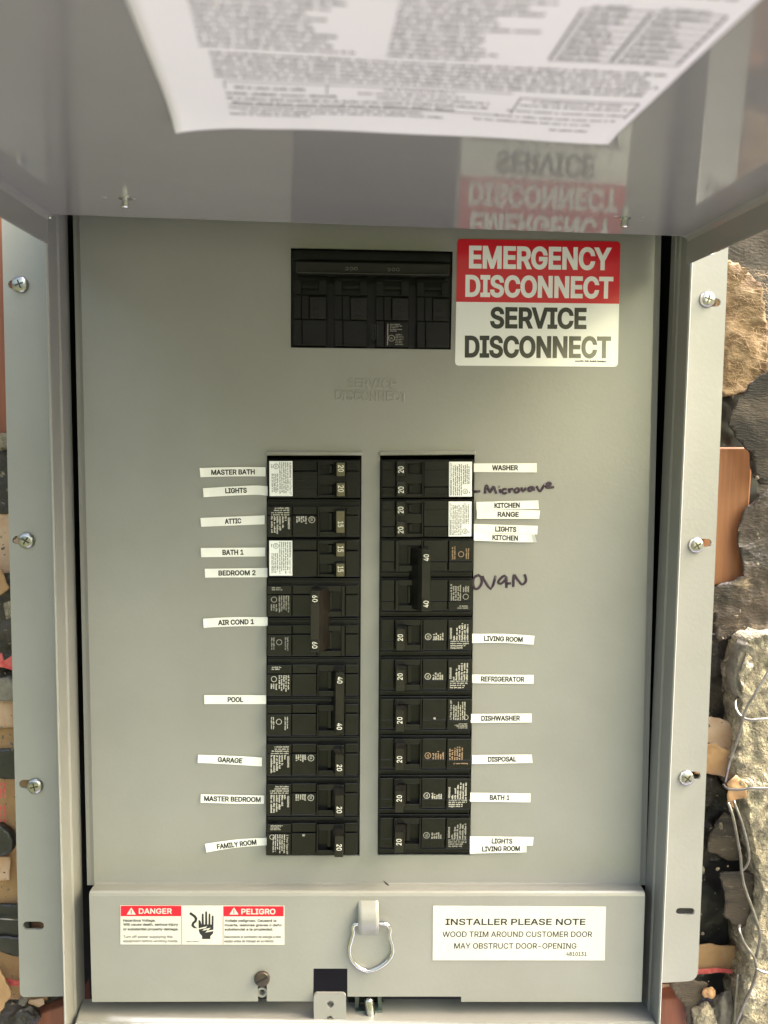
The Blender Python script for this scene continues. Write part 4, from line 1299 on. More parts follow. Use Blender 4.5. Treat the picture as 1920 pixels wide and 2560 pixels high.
TG = 'white tape labels beside the breakers'
def tape(text, top, bot, tx, label, curl=0.0, lift=0):
    """top and bottom edges as pixel points left to right; tx = pixel columns of the word"""
    t = thing('tape_label', label, 'tape label', TG)
    bm = bmesh.new()
    n = 12
    def along(pts, f):
        P3 = smooth_path([(x, q, 0) for x, q in pts], 8) if len(pts) > 2 else [Vector((pts[0][0] + (pts[1][0] - pts[0][0]) * k / 12, pts[0][1] + (pts[1][1] - pts[0][1]) * k / 12, 0)) for k in range(13)]
        g = f * (len(P3) - 1); i = min(int(g), len(P3) - 2)
        return P3[i].lerp(P3[i + 1], g - i)
    yb = -.00015 - .0004 * lift
    def depth(f):
        return yb - .0004 - curl * max(0, abs(f - .5) - .36) ** 2 * 60 * .001
    A = []; B = []; A2 = []; B2 = []
    for k in range(n + 1):
        f = k / n
        a = along(top, f); b = along(bot, f)
        A.append(bm.verts.new(at(a.x, a.y, depth(f)))); B.append(bm.verts.new(at(b.x, b.y, depth(f))))
        A2.append(bm.verts.new(at(a.x, a.y, depth(f)) + Vector((0, .0002, 0)))); B2.append(bm.verts.new(at(b.x, b.y, depth(f)) + Vector((0, .0002, 0))))
    for k in range(n):
        bm.faces.new((A[k], A[k + 1], B[k + 1], B[k])); bm.faces.new((A2[k], B2[k], B2[k + 1], A2[k + 1]))
        bm.faces.new((A[k], A2[k], A2[k + 1], A[k + 1])); bm.faces.new((B[k], B[k + 1], B2[k + 1], B2[k]))
    bm.faces.new((A[0], B[0], B2[0], A2[0])); bm.faces.new((A[n], A2[n], B2[n], B[n]))
    link('tape', bm, TAPE, t)
    xl, xr = top[0][0], top[-1][0]
    def mid(x):
        f = max(0, min(1, (x - xl) / (xr - xl)))
        a = along(top, f); b = along(bot, f)
        return (a.y + b.y) / 2, (b.y - a.y)
    ya, hh = mid(tx[0]); yc, _ = mid(tx[1])
    cap = 13.0
    ym = (ya + yc) / 2
    bm = bmesh.new()
    pletters(bm, text, tx[0], tx[1], ym - cap / 2, ym + cap / 2, yb - .00048, .055, tilt=ya - yc)
    link('lettering', bm, BLACK_INK, t)

tape('MASTER BATH', [(499, 1170), (580, 1168), (664, 1168)], [(501, 1193), (580, 1191), (664, 1191)], (528, 637), 'white tape reading MASTER BATH at the top of the left row', .4)
tape('LIGHTS', [(507, 1220.6), (630, 1213.7), (670, 1216)], [(509, 1243), (630, 1237), (670, 1239.5)], (563, 617), 'bent white tape reading LIGHTS just under MASTER BATH', .6)
tape('ATTIC', [(501, 1295), (661.6, 1288.5)], [(503, 1317), (661.6, 1310.7)], (562, 603), 'white tape reading ATTIC left of a 15 breaker', .3)
tape('BATH 1', [(502, 1370), (663, 1369)], [(503, 1393), (663, 1391)], (556, 609), 'white tape reading BATH 1 above BEDROOM 2', .3)
tape('BEDROOM 2', [(512, 1422), (668.5, 1420)], [(512.7, 1444), (668.5, 1443)], (546, 639), 'white tape reading BEDROOM 2 under a BATH 1 tape', .2)
tape('AIR COND 1', [(508, 1547), (582.6, 1543), (669, 1543)], [(509, 1569.5), (582.6, 1566), (669, 1565)], (545, 635), 'white tape reading AIR COND 1 with a slight bend', .5)
tape('POOL', [(510.5, 1738), (665, 1738)], [(511, 1760), (665, 1760)], (569, 608), 'white tape reading POOL, quite level', .2)
tape('GARAGE', [(495, 1887), (575, 1889.5), (655, 1894)], [(494.5, 1907), (575, 1911), (654.7, 1916)], (544, 606), 'white tape reading GARAGE, tilted down to the right', .4)
tape('MASTER BEDROOM', [(502, 1986), (577, 1987.5), (661, 1989)], [(501.6, 2006.5), (577, 2009), (660, 2009.6)], (510, 652), 'white tape filled by the words MASTER BEDROOM', .3)
tape('FAMILY ROOM', [(512.7, 2110), (591, 2099), (668, 2094.4)], [(516, 2131), (591, 2119), (668, 2113)], (542, 641), 'white tape reading FAMILY ROOM, tilted up to the right', .5)
tape('WASHER', [(1183, 1158.4), (1342, 1158)], [(1183, 1180), (1342, 1181)], (1230, 1295), 'white tape reading WASHER at the top of the right row', .2)
tape('KITCHEN', [(1191, 1255), (1346, 1251)], [(1191, 1274.5), (1347, 1272.7)], (1236, 1299.5), 'white tape reading KITCHEN directly above RANGE', .3)
tape('RANGE', [(1192, 1273.6), (1350, 1276)], [(1192, 1297), (1348, 1297)], (1244, 1297), 'white tape reading RANGE', .3, lift=1)
tape('LIGHTS', [(1185, 1310), (1344.5, 1314.7)], [(1185, 1332), (1343, 1336)], (1238, 1291), 'white tape reading LIGHTS between RANGE and the lower KITCHEN tape', .2)
tape('KITCHEN', [(1185, 1331), (1261, 1335), (1336.7, 1336)], [(1185, 1351), (1261, 1354.6), (1342, 1356)], (1231, 1295), 'white tape reading KITCHEN with a curled end, under LIGHTS', 1.2, lift=1)
tape('LIVING ROOM', [(1181, 1584.8), (1258.5, 1584.8), (1336.7, 1589.7)], [(1181, 1607.6), (1258.5, 1607), (1334, 1611.7)], (1210, 1307), 'white tape reading LIVING ROOM above REFRIGERATOR', .5)
tape('REFRIGERATOR', [(1181, 1686.6), (1334, 1687.5)], [(1181, 1707.8), (1334, 1709.5)], (1202, 1311), 'white tape reading REFRIGERATOR', .2)
tape('DISHWASHER', [(1176, 1785), (1329, 1784)], [(1176, 1807), (1329, 1806)], (1203, 1300), 'white tape reading DISHWASHER', .2)
tape('DISPOSAL', [(1180, 1888), (1329.4, 1886.5)], [(1180, 1910), (1331.7, 1907.4)], (1219.5, 1291), 'white tape reading DISPOSAL with a creased end', .6)
tape('BATH 1', [(1174, 1982), (1326.5, 1984)], [(1174, 2004), (1326, 2005.8)], (1224, 1274), 'white tape reading BATH 1 below DISPOSAL', .2)
tape('LIGHTS', [(1175, 2091), (1333.8, 2093)], [(1175, 2112.8), (1332, 2114)], (1229, 1281.5), 'white tape reading LIGHTS near the foot of the right row', .4)
tape('LIVING ROOM', [(1175, 2112), (1316.4, 2111)], [(1175, 2134), (1238, 2132.5), (1316.4, 2131)], (1205, 1300), 'short white tape reading LIVING ROOM stuck under LIGHTS at the foot', .8, lift=1)

# ================================================================== screws and hardware
def face_matrix(px, py, y, spin=0.0):
    p = at(px, py, y)
    return Matrix(((math.cos(spin), -math.sin(spin), 0, p.x), (0, 0, -1, p.y), (math.sin(spin), math.cos(spin), 0, p.z), (0, 0, 0, 1)))

def pan_head(bm, r, h, n=26):
    lathe(bm, [(r * .98, 0), (r, h * .18), (r * .97, h * .45), (r * .86, h * .74), (r * .62, h * .94), (r * .30, h), (0, h)], Matrix(), n)

scr = [(52, 712, .35, 'zinc pan head screw at the top of the left flange'), (68, 1351, 1.0, 'zinc screw halfway up the left flange'), (89, 1964, .2, 'lowest zinc screw on the left flange'),
       (1767, 749, 1.25, 'zinc screw nearest the raised door on the right flange'), (1739, 1363, .55, 'zinc screw in the right flange level with the wood stud'), (1715, 1944, .9, 'lowest zinc screw on the right flange')]
SCREW = None
SCREWM = mat('screw_zinc', (.46, .46, .44), .28, metal=1, bump=(700, .35, .0004), col2=(.30, .30, .285), vscale=500)
for px, py, sp, lb in scr:
    M = face_matrix(px, py, FY - .00005, sp)
    if SCREW is None:
        t = thing('flange_screw', lb, 'screw', 'screws along the panel flanges', M)
        bm = bmesh.new(); pan_head(bm, .0051, .0027)
        link('head', bm, SCREWM, t, True)
        bm = bmesh.new()
        box(bm, -.0026, .0026, -.00045, .00045, .0019, .00272)
        box(bm, -.00045, .00045, -.0026, .0026, .0019, .00274)
        link('cross_recess', bm, RUSTY, t)
        SCREW = t
    else:
        t = SCREW.copy(); COL.objects.link(t)
        t.matrix_world = M; t['label'] = lb
        for ch in list(SCREW.children):
            d = ch.copy(); COL.objects.link(d); d.parent = t

t = thing('thumb_screw', 'dark slotted screw above the narrow slot of the lower cover', 'screw', None, face_matrix(655.5, 2444, YL - .0001, .5))
bm = bmesh.new()
lathe(bm, [(.0047, 0), (.0049, .0006), (.0049, .0018), (.0044, .0024), (.002, .0026), (0, .0026)], Matrix(), 26)
link('head', bm, RUSTY, t)
bm = bmesh.new()
box(bm, -.0042, .0042, -.0005, .0005, .0023, .00275)
link('slot', bm, HOLE, t)
t = thing('clip_nut', 'small dark nut with a hole seen in the narrow slot', 'nut', None, face_matrix(656, 2476, YL + .004))
bm = bmesh.new(); lathe(bm, [(.0034, 0), (.0034, .002), (.0019, .002), (.0019, -.002)], Matrix(), 16)
link('body', bm, PAINT, t)
bm = bmesh.new(); lathe(bm, [(.0019, -.0018), (0, -.0018)], Matrix(), 16)
link('hole', bm, HOLE, t)

hp = thing('hasp_plate', 'grey latch tab with two round holes under the square notch', 'latch tab')
YH = -.0185
bm = bmesh.new()
plate(bm, [pz(rounded([(784, 2484), (865, 2484), (866, 2600), (785, 2600)], 11, 6, which=(0, 1)), YH), pz(circle(826, 2511, 8.5), YH), pz(circle(824.5, 2548, 8.5), YH)], YH, YH + .002)
bmesh.ops.bevel(bm, geom=[e for e in bm.edges if len(e.link_faces) == 2 and e.calc_face_angle(0) > 1.2 and all(abs(v.co.y - YH) < 1e-5 for v in e.verts)], offset=.0004, segments=2, affect='EDGES')
link('plate', bm, PAINT, hp)
bm = bmesh.new()
plate(bm, [pz([(790, 2494), (860, 2494), (860, 2575), (790, 2575)], YH + .0045)], YH + .0045, YH + .005)
link('backing', bm, PAINT, hp)
zb = thing('latch_bolt', 'zinc bolt through a dull metal bracket beside the latch tab', 'bolt')
bm = bmesh.new()
p = at(922, 2497, -.012); q = at(926, 2533, -.013)
ax = (p - q).normalized()
M = Matrix.Translation(q) @ ax.to_track_quat('Z', 'Y').to_matrix().to_4x4()
L = (p - q).length
prof = [(.0030, -.02)]
for k in range(14):
    prof += [(.0032, -.003 + k * .0009), (.0027, -.003 + k * .0009 + .00045)]
prof += [(.0022, .0105), (0, .0105)]
lathe(bm, prof, M, 18)
link('shank', bm, ZINC, zb, True)
bm = bmesh.new()
pbox(bm, [(890, 2529), (955, 2527), (958, 2551), (892, 2554)], -.0115, -.004, .0004)
pbox(bm, [(888, 2490), (898, 2490), (892, 2600), (886, 2600)], -.008, .002)
pbox(bm, [(944, 2490), (953, 2490), (962, 2600), (952, 2600)], -.008, .002)
link('bracket', bm, GREENZINC, zb)
bm = bmesh.new()
pbox(bm, [(872, 2489), (956, 2489), (966, 2562), (868, 2562)], -.0005, .004)
link('opening', bm, HOLE, zb)

# ================================================================== the opened wall round the box
WOODM = mat('stud_wood', (.28, .115, .040), .6, col2=(.17, .06, .022), vscale=90, stretch=(1, 1, .06), bump=(240, .25, .0006), ramp=(.3, .7))
REDWOOD = mat('red_wood', (.22, .072, .036), .65, col2=(.10, .034, .018), vscale=60, stretch=(1, 1, .1), bump=(160, .3, .0006))
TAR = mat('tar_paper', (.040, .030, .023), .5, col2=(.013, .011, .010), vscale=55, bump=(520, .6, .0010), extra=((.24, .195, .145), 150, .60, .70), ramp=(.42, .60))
TARSMEAR = mat('plaster_smeared_tar', (.040, .027, .021), .6, col2=(.014, .010, .008), vscale=45, bump=(600, .7, .0010), extra=((.22, .17, .12), 60, .55, .68), stretch=(.5, 1, 1), ramp=(.42, .6))
TORN = mat('torn_tar_paper', (.062, .046, .031), .75, col2=(.017, .0135, .010), vscale=38, bump=(700, .8, .0010), extra=((.17, .135, .095), 210, .60, .70), stretch=(.35, 1, 1.3), ramp=(.42, .6))
KRAFT = mat('kraft_paper', (.36, .22, .105), .7, col2=(.28, .16, .075), vscale=60, bump=(150, .25, .0006))
KRAFT_PALE = mat('pale_kraft', (.44, .31, .22), .7, col2=(.36, .22, .13), vscale=70, bump=(150, .25, .0006))
BATT = mat('glass_wool', (.20, .132, .070), .9, col2=(.095, .054, .026), vscale=55, bump=(420, .5, .002), extra=((.36, .26, .155), 70, .5, .7), stretch=(1, 1, 1.7))
STUCCO = mat('stucco', (.34, .295, .21), .9, col2=(.12, .105, .08), vscale=120, bump=(520, 1, .0030), extra=((.46, .41, .29), 140, .48, .64))
PLASTER = mat('grey_plaster', (.20, .18, .145), .9, col2=(.10, .088, .07), vscale=80, bump=(260, .8, .0015))
REDINK = mat('red_print', (.45, .035, .045), .6, col2=(.5, .12, .10), vscale=300)
WIRE = mat('lath_wire', (.26, .25, .24), .38, metal=.85, col2=(.16, .14, .12), vscale=200)
BLACKSHEET = mat('black_sheet_and_gap', (.014, .014, .014), .35, bump=(90, .4, .001), col2=(.03, .028, .026), vscale=60)

wall = thing('building_wall', 'dark sheathed wall behind the panel, smeared with old plaster', 'wall')
bm = bmesh.new()
def wd(x, z):
    return .050 + .004 * fbm(x, z, 30, 2)
hole_r = [(at(1640, 560, .05).x, .30), (.42, .30), (.42, -.50), (at(1560, 2560, .05).x, -.50)]
sheet(bm, hole_r, wd, .012, .008)
link('sheathing', bm, TARSMEAR, wall, True)
bm = bmesh.new()
hole_l = [(-.36, .30), (-.16, .30), (-.13, -.50), (-.36, -.50)]
sheet(bm, hole_l, wd, .012, .012)
link('sheathing', bm, TAR, wall, True)
bm = bmesh.new()                                   # the rest of the house wall round the opening
box(bm, .42, 1.0, .03, .16, -1.36, 1.4)
box(bm, -5.0, -.36, .03, .16, -1.36, 1.4)
box(bm, -.36, .42, .03, .16, .30, 1.4)
box(bm, -.36, .42, .03, .16, -1.36, -.50)
box(bm, -.36, .42, .075, .16, -.50, .30)
link('house_wall', bm, STUCCO, wall)

def px_poly(pts, y):
    return pz(pts, y)

def flap(name, label, cat, pts, y, m, thick=.0006, amp=.004, sc=40, tear=.0016, seed=1, step=.0024, crumple=.5, tiltx=0.0, tiltz=0.0, group=None, ko=None):
    rnd = random.Random(seed)
    poly = jag(px_poly(pts, y), tear, .003, rnd)
    cx = sum(p[0] for p in poly) / len(poly); cz = sum(p[1] for p in poly) / len(poly)
    def d(x, z):
        c = abs(fbm(x, z, sc * 1.3, seed * 1.7, 2)) + .45 * abs(fbm(x, z, sc * 3.2, seed * 2.3, 2))
        return y + amp * (.55 * fbm(x, z, sc, seed * 3.1, 5) + crumple * (c - .25)) + tiltx * (x - cx) + tiltz * (z - cz)
    bm = bmesh.new()
    sheet(bm, poly, d, thick, step)
    o = link(name, bm, m, None, True)
    tag(o, label, cat, group)
    return o, d

# --- right of the box, from the top down
batt, batt_d = flap('insulation_batt', 'fluffy tan insulation bulging out beside the right flange', 'insulation', [(1790, 660), (1828, 648), (1868, 668), (1898, 710), (1908, 800), (1918, 860), (1922, 920), (1895, 965), (1860, 985), (1810, 990), (1780, 900)], .022, BATT, .02, .016, 36, .002, 3, .0028, crumple=.15)
bm = bmesh.new()
rnd = random.Random(77)
for k in range(420):
    px, py = rnd.uniform(1815, 1915), rnd.uniform(670, 975)
    p = at(px, py, .022)
    p.y = batt_d(p.x, p.z) - .0006
    a = rnd.gauss(.5, .7); L = rnd.uniform(.003, .011)
    v = Vector((math.cos(a), rnd.uniform(-.25, .15), -math.sin(a) * .7)) * L
    w = Vector((rnd.uniform(-.3, .3), -.2, rnd.uniform(-.3, .3))) * L * .6
    tube(bm, [p, p + v * .5 + w * .5, p + v],   .00004 + .00005 * rnd.random(), 3)
f = link('glass_fibres', bm, mat('loose_fibre', (.38, .27, .15), .8), batt)
f['kind'] = 'stuff'
o, _ = flap('torn_paper', 'large dark torn tar paper flap hanging below the insulation', 'torn paper', [(1826, 1058), (1850, 1000), (1876, 962), (1960, 900), (1990, 1180), (1930, 1205), (1896, 1190), (1880, 1130), (1850, 1100)], .014, TORN, .0010, .0045, 17, .0015, 5, tiltx=-.1)
flap('torn_paper', 'dark torn paper scrap hanging right of the wood stud', 'torn paper', [(1868, 1110), (1940, 1090), (1960, 1200), (1900, 1212), (1880, 1180)], .020, TORN, .0010, .0045, 17, .0014, 15)
flap('black_sheet_and_gap', 'black sheet added for the shadow gap above the stud end', 'black sheet', [(1760, 985), (1870, 975), (1900, 1100), (1890, 1450), (1750, 1460)], .044, BLACKSHEET, .001, .004, 40, .001, 51)  # dark sheet put in for the shadow round the stud
bm = bmesh.new()
pbox(bm, [(1770, 1118), (1884, 1118), (1862, 1452), (1750, 1470)], .030, .048, .0012)
tag(link('wood_stud', bm, WOODM), 'orange brown wood stud end showing past the right flange', 'wood stud')
flap('tar_paper', 'grey brown plaster smeared paper right of the stud', 'torn paper', [(1862, 1275), (1935, 1210), (1990, 1220), (1990, 1560), (1900, 1600), (1790, 1600), (1775, 1480), (1812, 1455), (1858, 1440), (1850, 1380), (1846, 1330)], .024, TARSMEAR, .0012, .005, 50, .0018, 6)
flap('tar_paper', 'dark wrinkled tar paper below the smeared paper', 'torn paper', [(1740, 1590), (1870, 1575), (1850, 1700), (1842, 1800), (1835, 1880), (1720, 1880), (1715, 1700)], .030, TAR, .0012, .007, 60, .001, 7)

def stucco_depth(x, z):
    return .004 + .010 * fbm(x, z, 26, 9) + .0045 * fbm(x, z, 120, 4, 3) + .0008 * fbm(x, z, 300, 6, 2)
edge = [(1936, 1590), (1905, 1582), (1874, 1595), (1862, 1620), (1858, 1650), (1842, 1680), (1848, 1730), (1852, 1790), (1850, 1850), (1832, 1905), (1840, 1965), (1866, 2010), (1876, 2070), (1888, 2120), (1896, 2180), (1902, 2260), (1878, 2330), (1872, 2400), (1866, 2450), (1850, 2520), (1836, 2600)]
poly = jag(pz(edge, .006), .0022, .003, random.Random(8), closed=False)
poly += [pz([(1830, 2640)], .006)[0], (.40, poly[-1][1] - .02), (.40, poly[0][1] + .02)]
bm = bmesh.new()
poly2 = poly
sheet(bm, poly, stucco_depth, .03, .0017)
st = link('stucco_edge', bm, STUCCO, None, True)
tag(st, 'rough broken edge of cream stucco at lower right', 'stucco')
flap('plaster_chunk', 'grey broken plaster lump under the stucco edge', 'plaster', [(1868, 1606), (1846, 1640), (1836, 1690), (1842, 1735), (1868, 1758), (1890, 1700), (1892, 1640)], .004, PLASTER, .012, .006, 60, .0015, 21, .003)
flap('kraft_paper', 'torn kraft paper with red print beside the lowest right screw', 'torn paper', [(1755, 1792), (1800, 1796), (1828, 1812), (1842, 1850), (1830, 1880), (1818, 1882), (1740, 1850)], .018, KRAFT_PALE, .0007, .003, 50, .0014, 9)
flap('kraft_paper', 'plain folded kraft paper piece under the red printed one', 'torn paper', [(1745, 1862), (1790, 1858), (1830, 1885), (1850, 1920), (1826, 1945), (1790, 1938), (1735, 1934)], .014, KRAFT, .0007, .004, 50, .0014, 10)
flap('kraft_paper', 'small crumpled kraft scrap pierced by the wires', 'torn paper', [(1818, 1960), (1842, 1938), (1866, 1962), (1868, 1992), (1840, 2000), (1836, 2020), (1818, 2012)], .002, KRAFT, .0007, .006, 90, .0014, 11, .0025)
bm = bmesh.new()
for c in ([(1775, 1792), (1795, 1796), (1792, 1812), (1772, 1806)], [(1792, 1860), (1802, 1852), (1824, 1876), (1815, 1880)]):
    v = [bm.verts.new(at(x, y, .0145)) for x, y in c]
    bm.faces.new(v)
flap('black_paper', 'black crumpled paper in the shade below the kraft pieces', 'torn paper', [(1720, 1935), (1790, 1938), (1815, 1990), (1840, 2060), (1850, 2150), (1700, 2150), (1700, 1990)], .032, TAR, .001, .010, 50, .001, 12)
flap('torn_paper', 'brown black paper fold with a pale crease beside the wires', 'torn paper', [(1790, 2060), (1812, 2030), (1842, 2040), (1852, 2148), (1820, 2152), (1768, 2128), (1774, 2090)], .020, TORN, .001, .0045, 17, .0014, 13)
flap('black_sheet_and_gap', 'smooth black sheet behind the brown paper strip', 'black sheet', [(1690, 2150), (1900, 2140), (1902, 2260), (1860, 2365), (1745, 2362), (1690, 2366)], .036, BLACKSHEET, .001, .006, 30, .001, 14)
flap('torn_paper', 'brown torn paper strip crossed by lath wire', 'torn paper', [(1800, 2182), (1840, 2178), (1884, 2184), (1880, 2250), (1872, 2300), (1852, 2318), (1810, 2292), (1810, 2240)], .014, TORN, .0012, .0045, 17, .0016, 16)
flap('kraft_paper', 'broad tan kraft band with a red stripe at lower right', 'torn paper', [(1740, 2366), (1775, 2358), (1852, 2368), (1862, 2400), (1862, 2432), (1800, 2428), (1740, 2438)], .026, KRAFT, .0007, .002, 30, .0008, 17)
bm = bmesh.new()
rs = [(1738, 2424), (1790, 2420), (1830, 2424), (1864, 2432), (1864, 2438), (1800, 2431), (1738, 2437)]
plate(bm, [pz(rs, .0225)], .0225, .0228)
tag(link('red_stripe_paper', bm, REDINK), 'narrow red paper edge along the tan band', 'torn paper')
flap('black_sheet_and_gap', 'black torn sheet under the red edged band', 'black sheet', [(1740, 2436), (1800, 2430), (1866, 2438), (1868, 2470), (1840, 2510), (1760, 2500), (1730, 2470)], .030, BLACKSHEET, .001, .006, 50, .0014, 18)
flap('kraft_paper', 'pale kraft strip with a red line under the right flange', 'torn paper', [(1640, 2462), (1690, 2462), (1700, 2500), (1640, 2520)], .034, KRAFT_PALE, .0007, .002, 50, .001, 19)
bm = bmesh.new()
plate(bm, [pz([(1640, 2480), (1682, 2482), (1686, 2493), (1640, 2496)], .030)], .030, .0303)
tag(link('red_stripe_paper', bm, REDINK), 'red line on the pale strip under the right flange', 'torn paper')
bm = bmesh.new()
pbox(bm, [(1640, 2504), (1725, 2490), (1738, 2620), (1630, 2620)], .022, .05, .001)
tag(link('wood_block', bm, REDWOOD), 'reddish wood block below the right flange', 'wood block')
flap('torn_paper', 'brown frayed paper hanging over the reddish wood block', 'torn paper', [(1672, 2460), (1735, 2450), (1772, 2462), (1762, 2490), (1735, 2520), (1728, 2580), (1715, 2520), (1690, 2490)], .014, TORN, .001, .0045, 17, .002, 20)

def rock(name, label, px, py, y, r, m, seed, sx=1.0, sz=1.0):
    bm = bmesh.new()
    bmesh.ops.create_icosphere(bm, subdivisions=4, radius=1)
    c = at(px, py, y)
    for v in bm.verts:
        n = 1 + .35 * noise.noise(v.co * 1.3 + Vector((seed, 0, 0))) + .16 * noise.noise(v.co * 3.7 + Vector((0, seed, 0)))
        q = v.co * n * r
        v.co = c + Vector((q.x * sx, q.y * .7, q.z * sz))
    tag(link(name, bm, m, None, True), label, 'stone')

rock('rubble_stone', 'pale rounded stone at the bottom under the frayed paper', 1760, 2545, .012, .008, STUCCO, 3, 1, 1.3)
rock('rubble_stone', 'grey plaster stone between the pale stone and the stucco', 1812, 2525, .016, .0085, PLASTER, 7, .9, 1.5)
rock('rubble_stone', 'small tan stone on top of the rubble at lower right', 1772, 2482, .012, .0042, KRAFT, 11, 1.1, .9)

# --- lath wires
def wire(label, pts, r=.0009):
    bm = bmesh.new()
    tube(bm, smooth_path([at(x, y, d) for x, y, d in pts], 5), r, 8)
    tag(link('lath_wire', bm, WIRE, None, True), label, 'wire', 'loose lath wires at the right')

wz = lambda x, y, s, ox, oy: (x / s + ox, y / s + oy)
wire('lath wire hooked out over the stucco at its upper corner', [(1850, 1738, .010), (1839, 1752, .002), (1840, 1772, -.004), (1852, 1790, -.008), (1872, 1799, -.011), (1900, 1798, -.012), (1940, 1796, -.012)])
wire('long wire rising diagonally across the stucco', [(1812, 1958, .004), (1824, 1905, -.004), (1846, 1840, -.008), (1862, 1780, -.012), (1890, 1730, -.013), (1916, 1688, -.012), (1940, 1640, -.010)])
wire('wire running level to the right from the kraft scrap', [(1808, 1962, .002), (1820, 1972, -.004), (1850, 1974, -.009), (1880, 1970, -.012), (1940, 1971, -.014)])
wire('left strand of the twin wires hanging below the kraft scrap', [(1820, 2006, .000), (1832, 2040, -.003), (1842, 2090, -.004), (1851, 2140, -.004), (1854, 2180, -.004), (1862, 2220, -.005), (1882, 2275, -.008), (1898, 2325, -.011), (1900, 2350, -.011), (1890, 2395, -.010)], .001)
wire('right strand of the twin wires hanging below the kraft scrap', [(1834, 2002, .000), (1852, 2050, -.003), (1866, 2100, -.004), (1872, 2140, -.004), (1866, 2164, -.004), (1854, 2176, -.003)], .001)
wire('bent wire looping from the brown strip across the lower stucco', [(1850, 2312, .006), (1848, 2325, -.004), (1862, 2360, -.007), (1885, 2392, -.010), (1893, 2420, -.012), (1908, 2430, -.013), (1945, 2436, -.013)], .001)
wire('straight wire slanting down the lower stucco edge', [(1893, 2420, -.0125), (1886, 2450, -.012), (1876, 2476, -.011), (1860, 2510, -.009), (1836, 2570, -.006)])
wire('thin upright wire in front of the black torn sheet', [(1844, 2436, .010), (1842, 2470, .008), (1838, 2520, .006), (1835, 2590, .004)])

# --- left of the box, from the top down
bm = bmesh.new()
pbox(bm, [(-60, 430), (40, 430), (40, 1085), (-60, 1080)], .020, .045, .001)
tag(link('wood_stud', bm, REDWOOD), 'reddish wood stud edge left of the left flange', 'wood stud')
flap('plaster_chunk', 'small white plaster bit wedged beside the left flange', 'plaster', [(-20, 1085), (30, 1080), (36, 1120), (-10, 1128)], .010, STUCCO, .008, .004, 90, .001, 31, .003)
flap('black_paper', 'dark grey paper edge above the upper kraft piece at left', 'torn paper', [(-60, 1128), (60, 1124), (60, 1285), (-60, 1285)], .018, TAR, .001, .004, 50, .001, 32)
flap('kraft_paper', 'smooth kraft piece at upper left behind the flange', 'torn paper', [(-60, 1282), (80, 1278), (80, 1430), (-60, 1436)], .020, KRAFT_PALE, .0008, .002, 40, .001, 33)
flap('kraft_paper', 'torn kraft corner pointing right at the left edge', 'torn paper', [(-50, 1400), (4, 1424), (26, 1470), (10, 1482), (-20, 1500), (-60, 1490)], .008, KRAFT, .0008, .003, 60, .001, 34)
flap('black_paper', 'dark crumpled paper at left below the torn corner', 'torn paper', [(-60, 1478), (70, 1440), (70, 1760), (-60, 1760)], .024, TAR, .001, .010, 50, .001, 35)
flap('plaster_chunk', 'pale plaster bit among the dark paper at left', 'plaster', [(8, 1508), (40, 1500), (40, 1540), (16, 1548)], .010, STUCCO, .006, .003, 90, .001, 36, .003)
flap('red_paper', 'red torn paper scrap pointing left above the grey plaster', 'torn paper', [(-40, 1650), (4, 1632), (10, 1652), (28, 1640), (46, 1656), (46, 1680), (20, 1672), (-40, 1662)], .009, REDINK, .0008, .003, 70, .001, 37, .003)
flap('plaster_chunk', 'grey plaster lump above the printed kraft at left', 'plaster', [(-60, 1702), (18, 1696), (48, 1716), (48, 1752), (-60, 1754)], .010, PLASTER, .008, .006, 70, .001, 38, .003)
flap('kraft_paper', 'kraft sheet with red printing along the left edge', 'torn paper', [(-60, 1752), (90, 1746), (110, 2200), (120, 2500), (-60, 2500)], .020, KRAFT, .0008, .0015, 30, .001, 39, .006)
flap('pale_paper', 'faded pale patch on the printed kraft sheet', 'torn paper', [(-50, 1756), (60, 1750), (60, 1818), (-50, 1822)], .0155, KRAFT_PALE, .0004, .001, 50, .001, 40)
flap('pale_paper', 'second faded patch lower on the printed kraft sheet', 'torn paper', [(-50, 2140), (26, 2142), (24, 2200), (-50, 2204)], .0155, KRAFT_PALE, .0004, .001, 50, .001, 41)
bm = bmesh.new()
rnd = random.Random(44)
for y0, y1 in ((1956, 2000), (2012, 2060)):
    p = at(17, y0, .0150)
    word_rows(bm, p, DOWN, RIGHT, (at(17, y0, .015) - at(17, y1, .015)).length, .0052, 2, rnd, .75, ragged=.1)
tag(link('red_print', bm, REDINK), 'faded red printing running down the kraft sheet at left', 'printing')
flap('black_band', 'black strap crossing the kraft sheet at upper left', 'strap', [(-60, 1872), (70, 1874), (70, 1950), (-60, 1944)], .011, BLACKSHEET, .002, .002, 40, .0005, 42)
flap('black_disc', 'round black cap at the left edge', 'cap', [(-60 + 0, 2058), (0, 2066), (24, 2085), (34, 2108), (28, 2130), (8, 2140), (-60, 2142)], .010, BLACKSHEET, .006, .001, 40, .0003, 43)
flap('black_band', 'wide black strap crossing the kraft sheet at lower left', 'strap', [(-60, 2260), (70, 2266), (80, 2345), (-60, 2340)], .011, BLACKSHEET, .002, .003, 40, .0005, 44)
flap('black_band', 'short black torn flap just under the wide strap', 'strap', [(-60, 2342), (80, 2346), (80, 2392), (30, 2390), (-10, 2372), (-60, 2370)], .009, BLACKSHEET, .002, .003, 50, .001, 45)
wire2 = bmesh.new()
tube(wire2, [at(-40, 2298, .008), at(0, 2297, .008), at(50, 2299, .008)], .0006, 6)
tag(link('lath_wire', wire2, WIRE, None, True), 'thin bright wire lying across the wide black strap at left', 'wire')
flap('kraft_paper', 'torn kraft flap leaning at the bottom left corner', 'torn paper', [(-60, 2400), (0, 2420), (28, 2478), (10, 2520), (-10, 2560), (-60, 2600)], .006, KRAFT, .0008, .003, 50, .0012, 46)
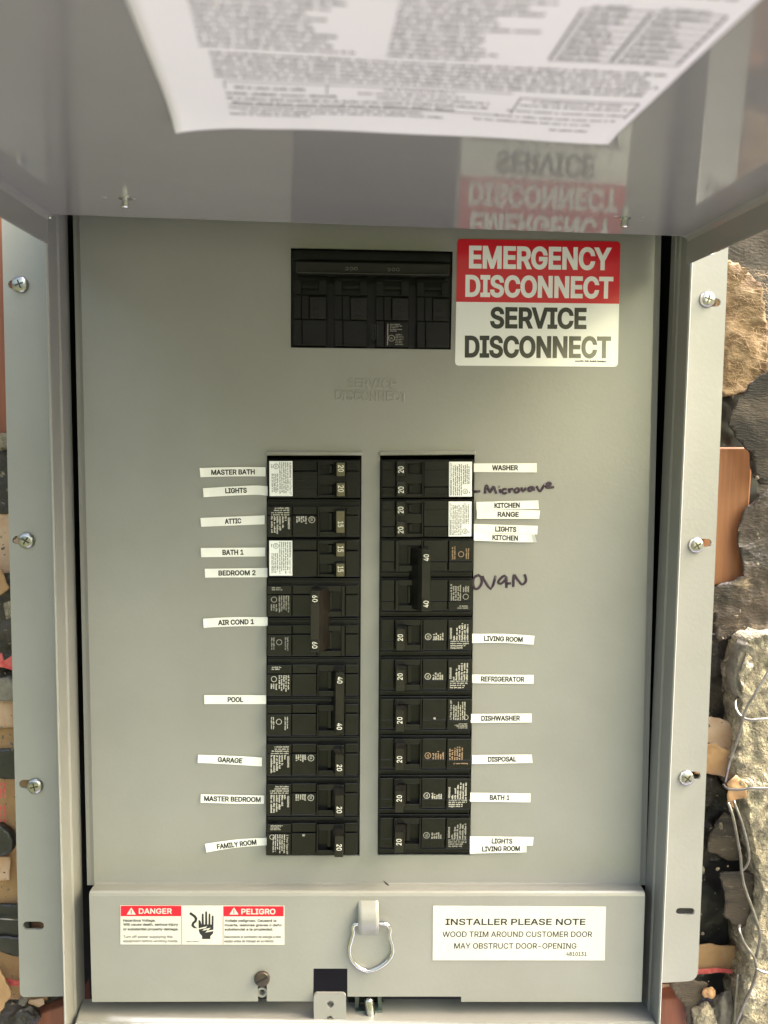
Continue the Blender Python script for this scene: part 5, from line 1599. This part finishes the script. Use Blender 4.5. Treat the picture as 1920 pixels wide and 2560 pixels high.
bm = bmesh.new()
plate(bm, [pz([(14, 2446), (52, 2454), (52, 2466), (26, 2464)], .0135)], .0135, .0138)
tag(link('red_stripe_paper', bm, REDINK), 'short red stripe beside the bottom left kraft flap', 'torn paper')
flap('black_paper', 'black crumpled paper below the end of the left flange', 'torn paper', [(0, 2505), (60, 2490), (200, 2488), (200, 2640), (-20, 2640)], .024, TAR, .001, .012, 40, .001, 47)
bm = bmesh.new()
pbox(bm, [(84, 2540), (190, 2505), (200, 2640), (70, 2640)], .014, .04, .001)
tag(link('wood_block', bm, REDWOOD), 'reddish wood block under the left flange', 'wood block')
flap('kraft_paper', 'pinkish paper shred under the left flange end', 'torn paper', [(72, 2500), (108, 2496), (110, 2512), (96, 2520), (70, 2508)], .010, KRAFT_PALE, .0008, .003, 60, .001, 48, .003)
rock('rubble_stone', 'grey pebble under the corner of the left flange', 58, 2502, .008, .0028, PLASTER, 19)
rock('rubble_stone', 'dark rough stone at the bottom left beside the kraft flap', 62, 2545, .010, .0075, TAR, 23, 1.2, 1)

# crumbs of plaster and shreds caught all over the opening
bm = bmesh.new()
rnd = random.Random(5)
for k in range(420):
    if rnd.random() < .72:
        px, py = rnd.uniform(1745, 1900), rnd.uniform(1000, 2560)
    else:
        px, py = rnd.uniform(0, 60), rnd.uniform(1100, 2560)
    if px > 1500 and px < 1890 and py < 1470:
        continue
    c = at(px, py, rnd.uniform(.006, .026))
    r = .0003 + .0011 * rnd.random() ** 3
    n0 = len(bm.verts)
    g_ = bmesh.ops.create_icosphere(bm, subdivisions=1, radius=1)['verts']
    s = Vector((rnd.uniform(.6, 2.2), rnd.uniform(.3, .7), rnd.uniform(.6, 1.4)))
    t_ = Matrix.Rotation(rnd.uniform(0, 6.3), 4, 'Y')
    for v in g_:
        q = v.co * (1 + .5 * rnd.uniform(-1, 1)) * r
        v.co = c + t_ @ Vector((q.x * s.x, q.y * s.y, q.z * s.z))
cr = link('plaster_crumbs', bm, mat('crumb', (.22, .185, .13), .9, col2=(.05, .04, .03), vscale=170))
tag(cr, 'loose plaster crumbs and shreds scattered over the torn wall opening', 'rubble', None, 'stuff')
